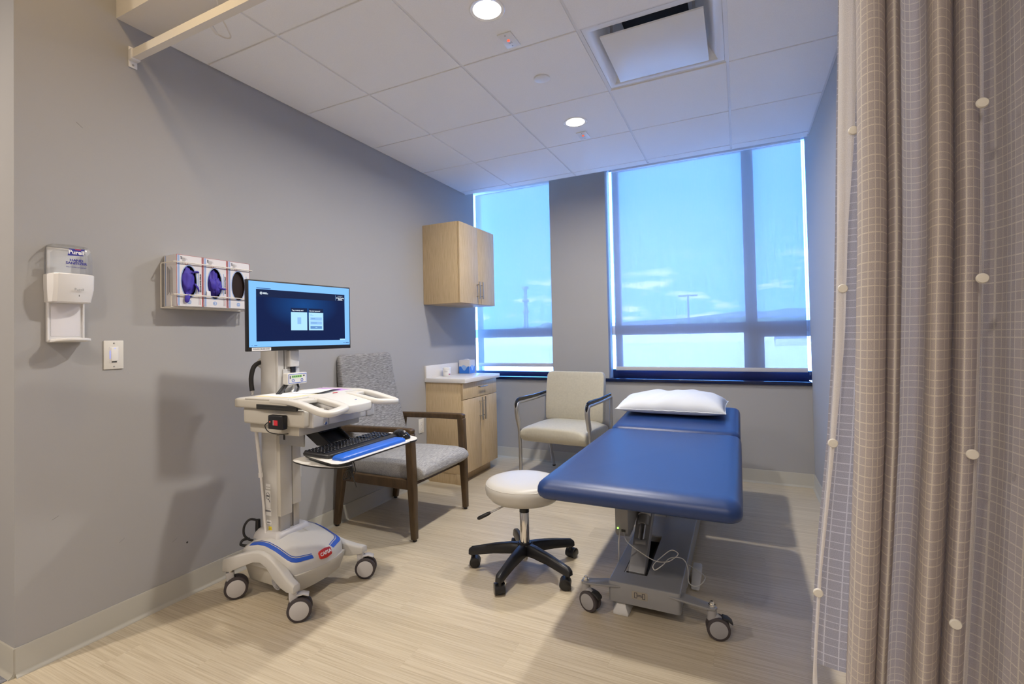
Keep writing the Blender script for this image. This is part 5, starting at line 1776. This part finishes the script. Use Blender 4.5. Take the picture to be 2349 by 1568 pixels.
def sheet(x, y, z, w, d, rz, mt, label, curl=0., cat='paper'):
    t = thing('paper_sheet', label, cat, (OX + x, OY + y, z), rz=rz, group='loose papers on the cart')
    n = 8
    rows_ = []
    for th in (0, .0006):
        for i in range(n + 1):
            u = i / n
            zz = curl * max(0, u - .55) ** 2 + th
            rows_.append([(-d / 2 + d * u, -w / 2, zz), (-d / 2 + d * u, w / 2, zz)])
    vs = [p for r in rows_ for p in r]
    fs = []
    for k in range(2):
        o = k * (n + 1) * 2
        for i in range(n):
            fs.append((o + 2 * i, o + 2 * i + 1, o + 2 * i + 3, o + 2 * i + 2))
    e = (n + 1) * 2
    for i in range(n):
        fs += [(2 * i, 2 * i + 2, e + 2 * i + 2, e + 2 * i), (2 * i + 1, 2 * i + 3, e + 2 * i + 3, e + 2 * i + 1)]
    fs += [(0, 1, e + 1, e), (2 * n, 2 * n + 1, e + 2 * n + 1, e + 2 * n)]
    MB().add(vs, fs).build('page', mt, t, smooth=60)
    return t
sheet(.045, -.03, SZT + .0012, .30, .225, .10, 'paper_cream', 'cream folder lying under the loose papers on the cart')
sheet(.040, -.02, SZT + .0022, .28, .215, -.06, 'paper_white', 'white sheet lying on the cream folder')
sheet(.075, .055, SZT + .0033, .20, .18, .35, 'paper_white', 'white sheet turned at an angle on top of the papers', .05)
sheet(.060, .165, SZT + .0012, .10, .20, .05, 'paper_purple', 'purple sheet beside the white papers on the cart')
tag(MB().prism(rrect(-.004, .004, -.014, .014, .002), 0, .002).build('red_marker', 'ink_red', loc=(OX + .205, OY + .045, SZT + .0012)), 'small red tag lying at the cart top edge', 'tag')

# ------------------------------------------------------------------ outside the windows
RZ = .35
struct(MB().box(-60, 60, .75, 42, RZ - .5, RZ).build('roof_outside', 'roof_white', smooth=0))
struct(MB().box(-60, 60, 42, 42.5, RZ - .5, 1.16).build('parapet', 'roof_white', smooth=0))
struct(MB().box(-60, 60, 41.9, 42, RZ, RZ + .05).build('roof_flashing', 'roof_line', smooth=0))
t = thing('roof_vent', 'low grey roof vent on the white roof outside the window', 'vent', (-9.5 + 14.7, 30, RZ))
MB().box(-.9, .9, -.5, .5, 0, .55).build('curb', 'roof_line', t, bevel=.05)
MB().box(-1.1, 1.1, -.65, .65, .55, .72).build('hood', 'pole_grey', t, bevel=.05)
struct(MB().box(-1500, 1500, 43, 2200, -9.2, -9).build('ground_outside', 'ground_outside', smooth=0))
def dirpt(px, dist):
    """a point DIST metres out along the compass direction of a photo column"""
    d = Fv + R2 * (px - 1174.5 + 23.563) / 1109.045
    d = Vector((d.x, d.y, 0)).normalized()
    return Vector((cam.location.x, cam.location.y, 0)) + d * dist
def zat(px_y, dist, hor=766):
    return 1.1753 + dist * (hor - px_y) / 1109.045
p = dirpt(1580, 75)
t = thing('light_pole', 'tall parking lot light pole with two flat lamp heads beyond the roof', 'lamp post', (p.x, p.y, -9))
zt = zat(679, 75 * .93) + 9
MB().cyl((0, 0, 0), (0, 0, zt), .16, .12, n=10).build('pole', 'pole_grey', t)
MB().box(-1.3, -.25, -.28, .28, zt - .08, zt + .12).build('lamp_head', 'pole_grey', t, bevel=.04)
MB().box(.25, 1.3, -.28, .28, zt - .08, zt + .12).build('lamp_head', 'pole_grey', t, bevel=.04)
MB().box(-.4, .4, -.08, .08, zt - .02, zt + .18).build('lamp_arm', 'pole_grey', t)
p = dirpt(1207, 420)
t = thing('radio_tower', 'hazy lattice radio tower far beyond the narrow window', 'tower', (p.x, p.y, -9))
zt = zat(652, 420) + 9
m = MB()
for s in ((-1, -1), (1, -1), (1, 1), (-1, 1)):
    m.cyl((s[0] * 1.6, s[1] * 1.6, 0), (s[0] * .8, s[1] * .8, zt), .35, .25, n=5)
m.build('mast', 'tower_grey', t)
m = MB()
z = 2.
k = 0
while z < zt - 3:
    a = 1.6 - .8 * z / zt
    for s in (-1, 1):
        m.cyl((-a, s * a, z), (a, s * a, z + 3), .14, n=4)
        m.cyl((s * a, -a, z), (s * a, a, z + 3), .14, n=4)
    z += 3
m.build('bracing', 'tower_grey', t)
for f in (.60, .78, .99):
    MB().lathe([(1.2, zt * f - 1), (3.0, zt * f - .9), (3.0, zt * f + .9), (1.2, zt * f + 1)], n=10).build('antenna_ring', 'tower_grey', t)
def tree(px, dist, top, w, label, seed):
    rnd = random.Random(seed)
    p = dirpt(px, dist)
    t = thing('tree', label, 'tree', (p.x, p.y, -9), group='trees beyond the roof')
    zt = zat(top, dist) + 9
    MB().cyl((0, 0, 0), (0, 0, zt * .6), .5, .3, n=7).build('trunk', 'walnut_stain', t)
    bm = bmesh.new()
    for k in range(14):
        r = w * rnd.uniform(.22, .38)
        a = rnd.uniform(0, 2 * PI)
        rr = w * rnd.uniform(0, .45)
        zz = zt - r * .9 - (zt * .45) * rnd.random() ** 1.3 * (.4 + rr / w)
        mt = Matrix.Translation((rr * math.cos(a), rr * math.sin(a), zz)) @ Matrix.Diagonal((r, r, r * .85, 1))
        bmesh.ops.create_icosphere(bm, subdivisions=2, radius=1, matrix=mt)
    for v in bm.verts:
        v.co += Vector((rnd.uniform(-1, 1), rnd.uniform(-1, 1), rnd.uniform(-1, 1))) * w * .03
    me = bpy.data.meshes.new('crown')
    bm.to_mesh(me)
    bm.free()
    me.materials.append(MAT['foliage'])
    o = bpy.data.objects.new('crown', me)
    COL.objects.link(o)
    o.parent = t
for i, (px, d, top, w) in enumerate(((1130, 205, 750, 8), (1168, 190, 746, 8), (1200, 168, 741, 8), (1228, 184, 739, 9), (1250, 160, 737, 8), (1282, 142, 731, 9))):
    tree(px, d, top, w, 'green tree beyond the roof, seen through the narrow window', i)
for i, (px, d, top, w) in enumerate(((1440, 190, 741, 9), (1490, 205, 742, 9), (1545, 200, 737, 8), (1578, 165, 731, 7), (1605, 215, 728, 9), (1632, 182, 730, 7), (1665, 200, 730, 8), (1700, 172, 729, 8), (1760, 200, 733, 9), (1800, 172, 730, 8), (1840, 200, 728, 9))):
    tree(px, d, top, w, 'green tree beyond the roof, seen through the wide window', i + 20)
# hills
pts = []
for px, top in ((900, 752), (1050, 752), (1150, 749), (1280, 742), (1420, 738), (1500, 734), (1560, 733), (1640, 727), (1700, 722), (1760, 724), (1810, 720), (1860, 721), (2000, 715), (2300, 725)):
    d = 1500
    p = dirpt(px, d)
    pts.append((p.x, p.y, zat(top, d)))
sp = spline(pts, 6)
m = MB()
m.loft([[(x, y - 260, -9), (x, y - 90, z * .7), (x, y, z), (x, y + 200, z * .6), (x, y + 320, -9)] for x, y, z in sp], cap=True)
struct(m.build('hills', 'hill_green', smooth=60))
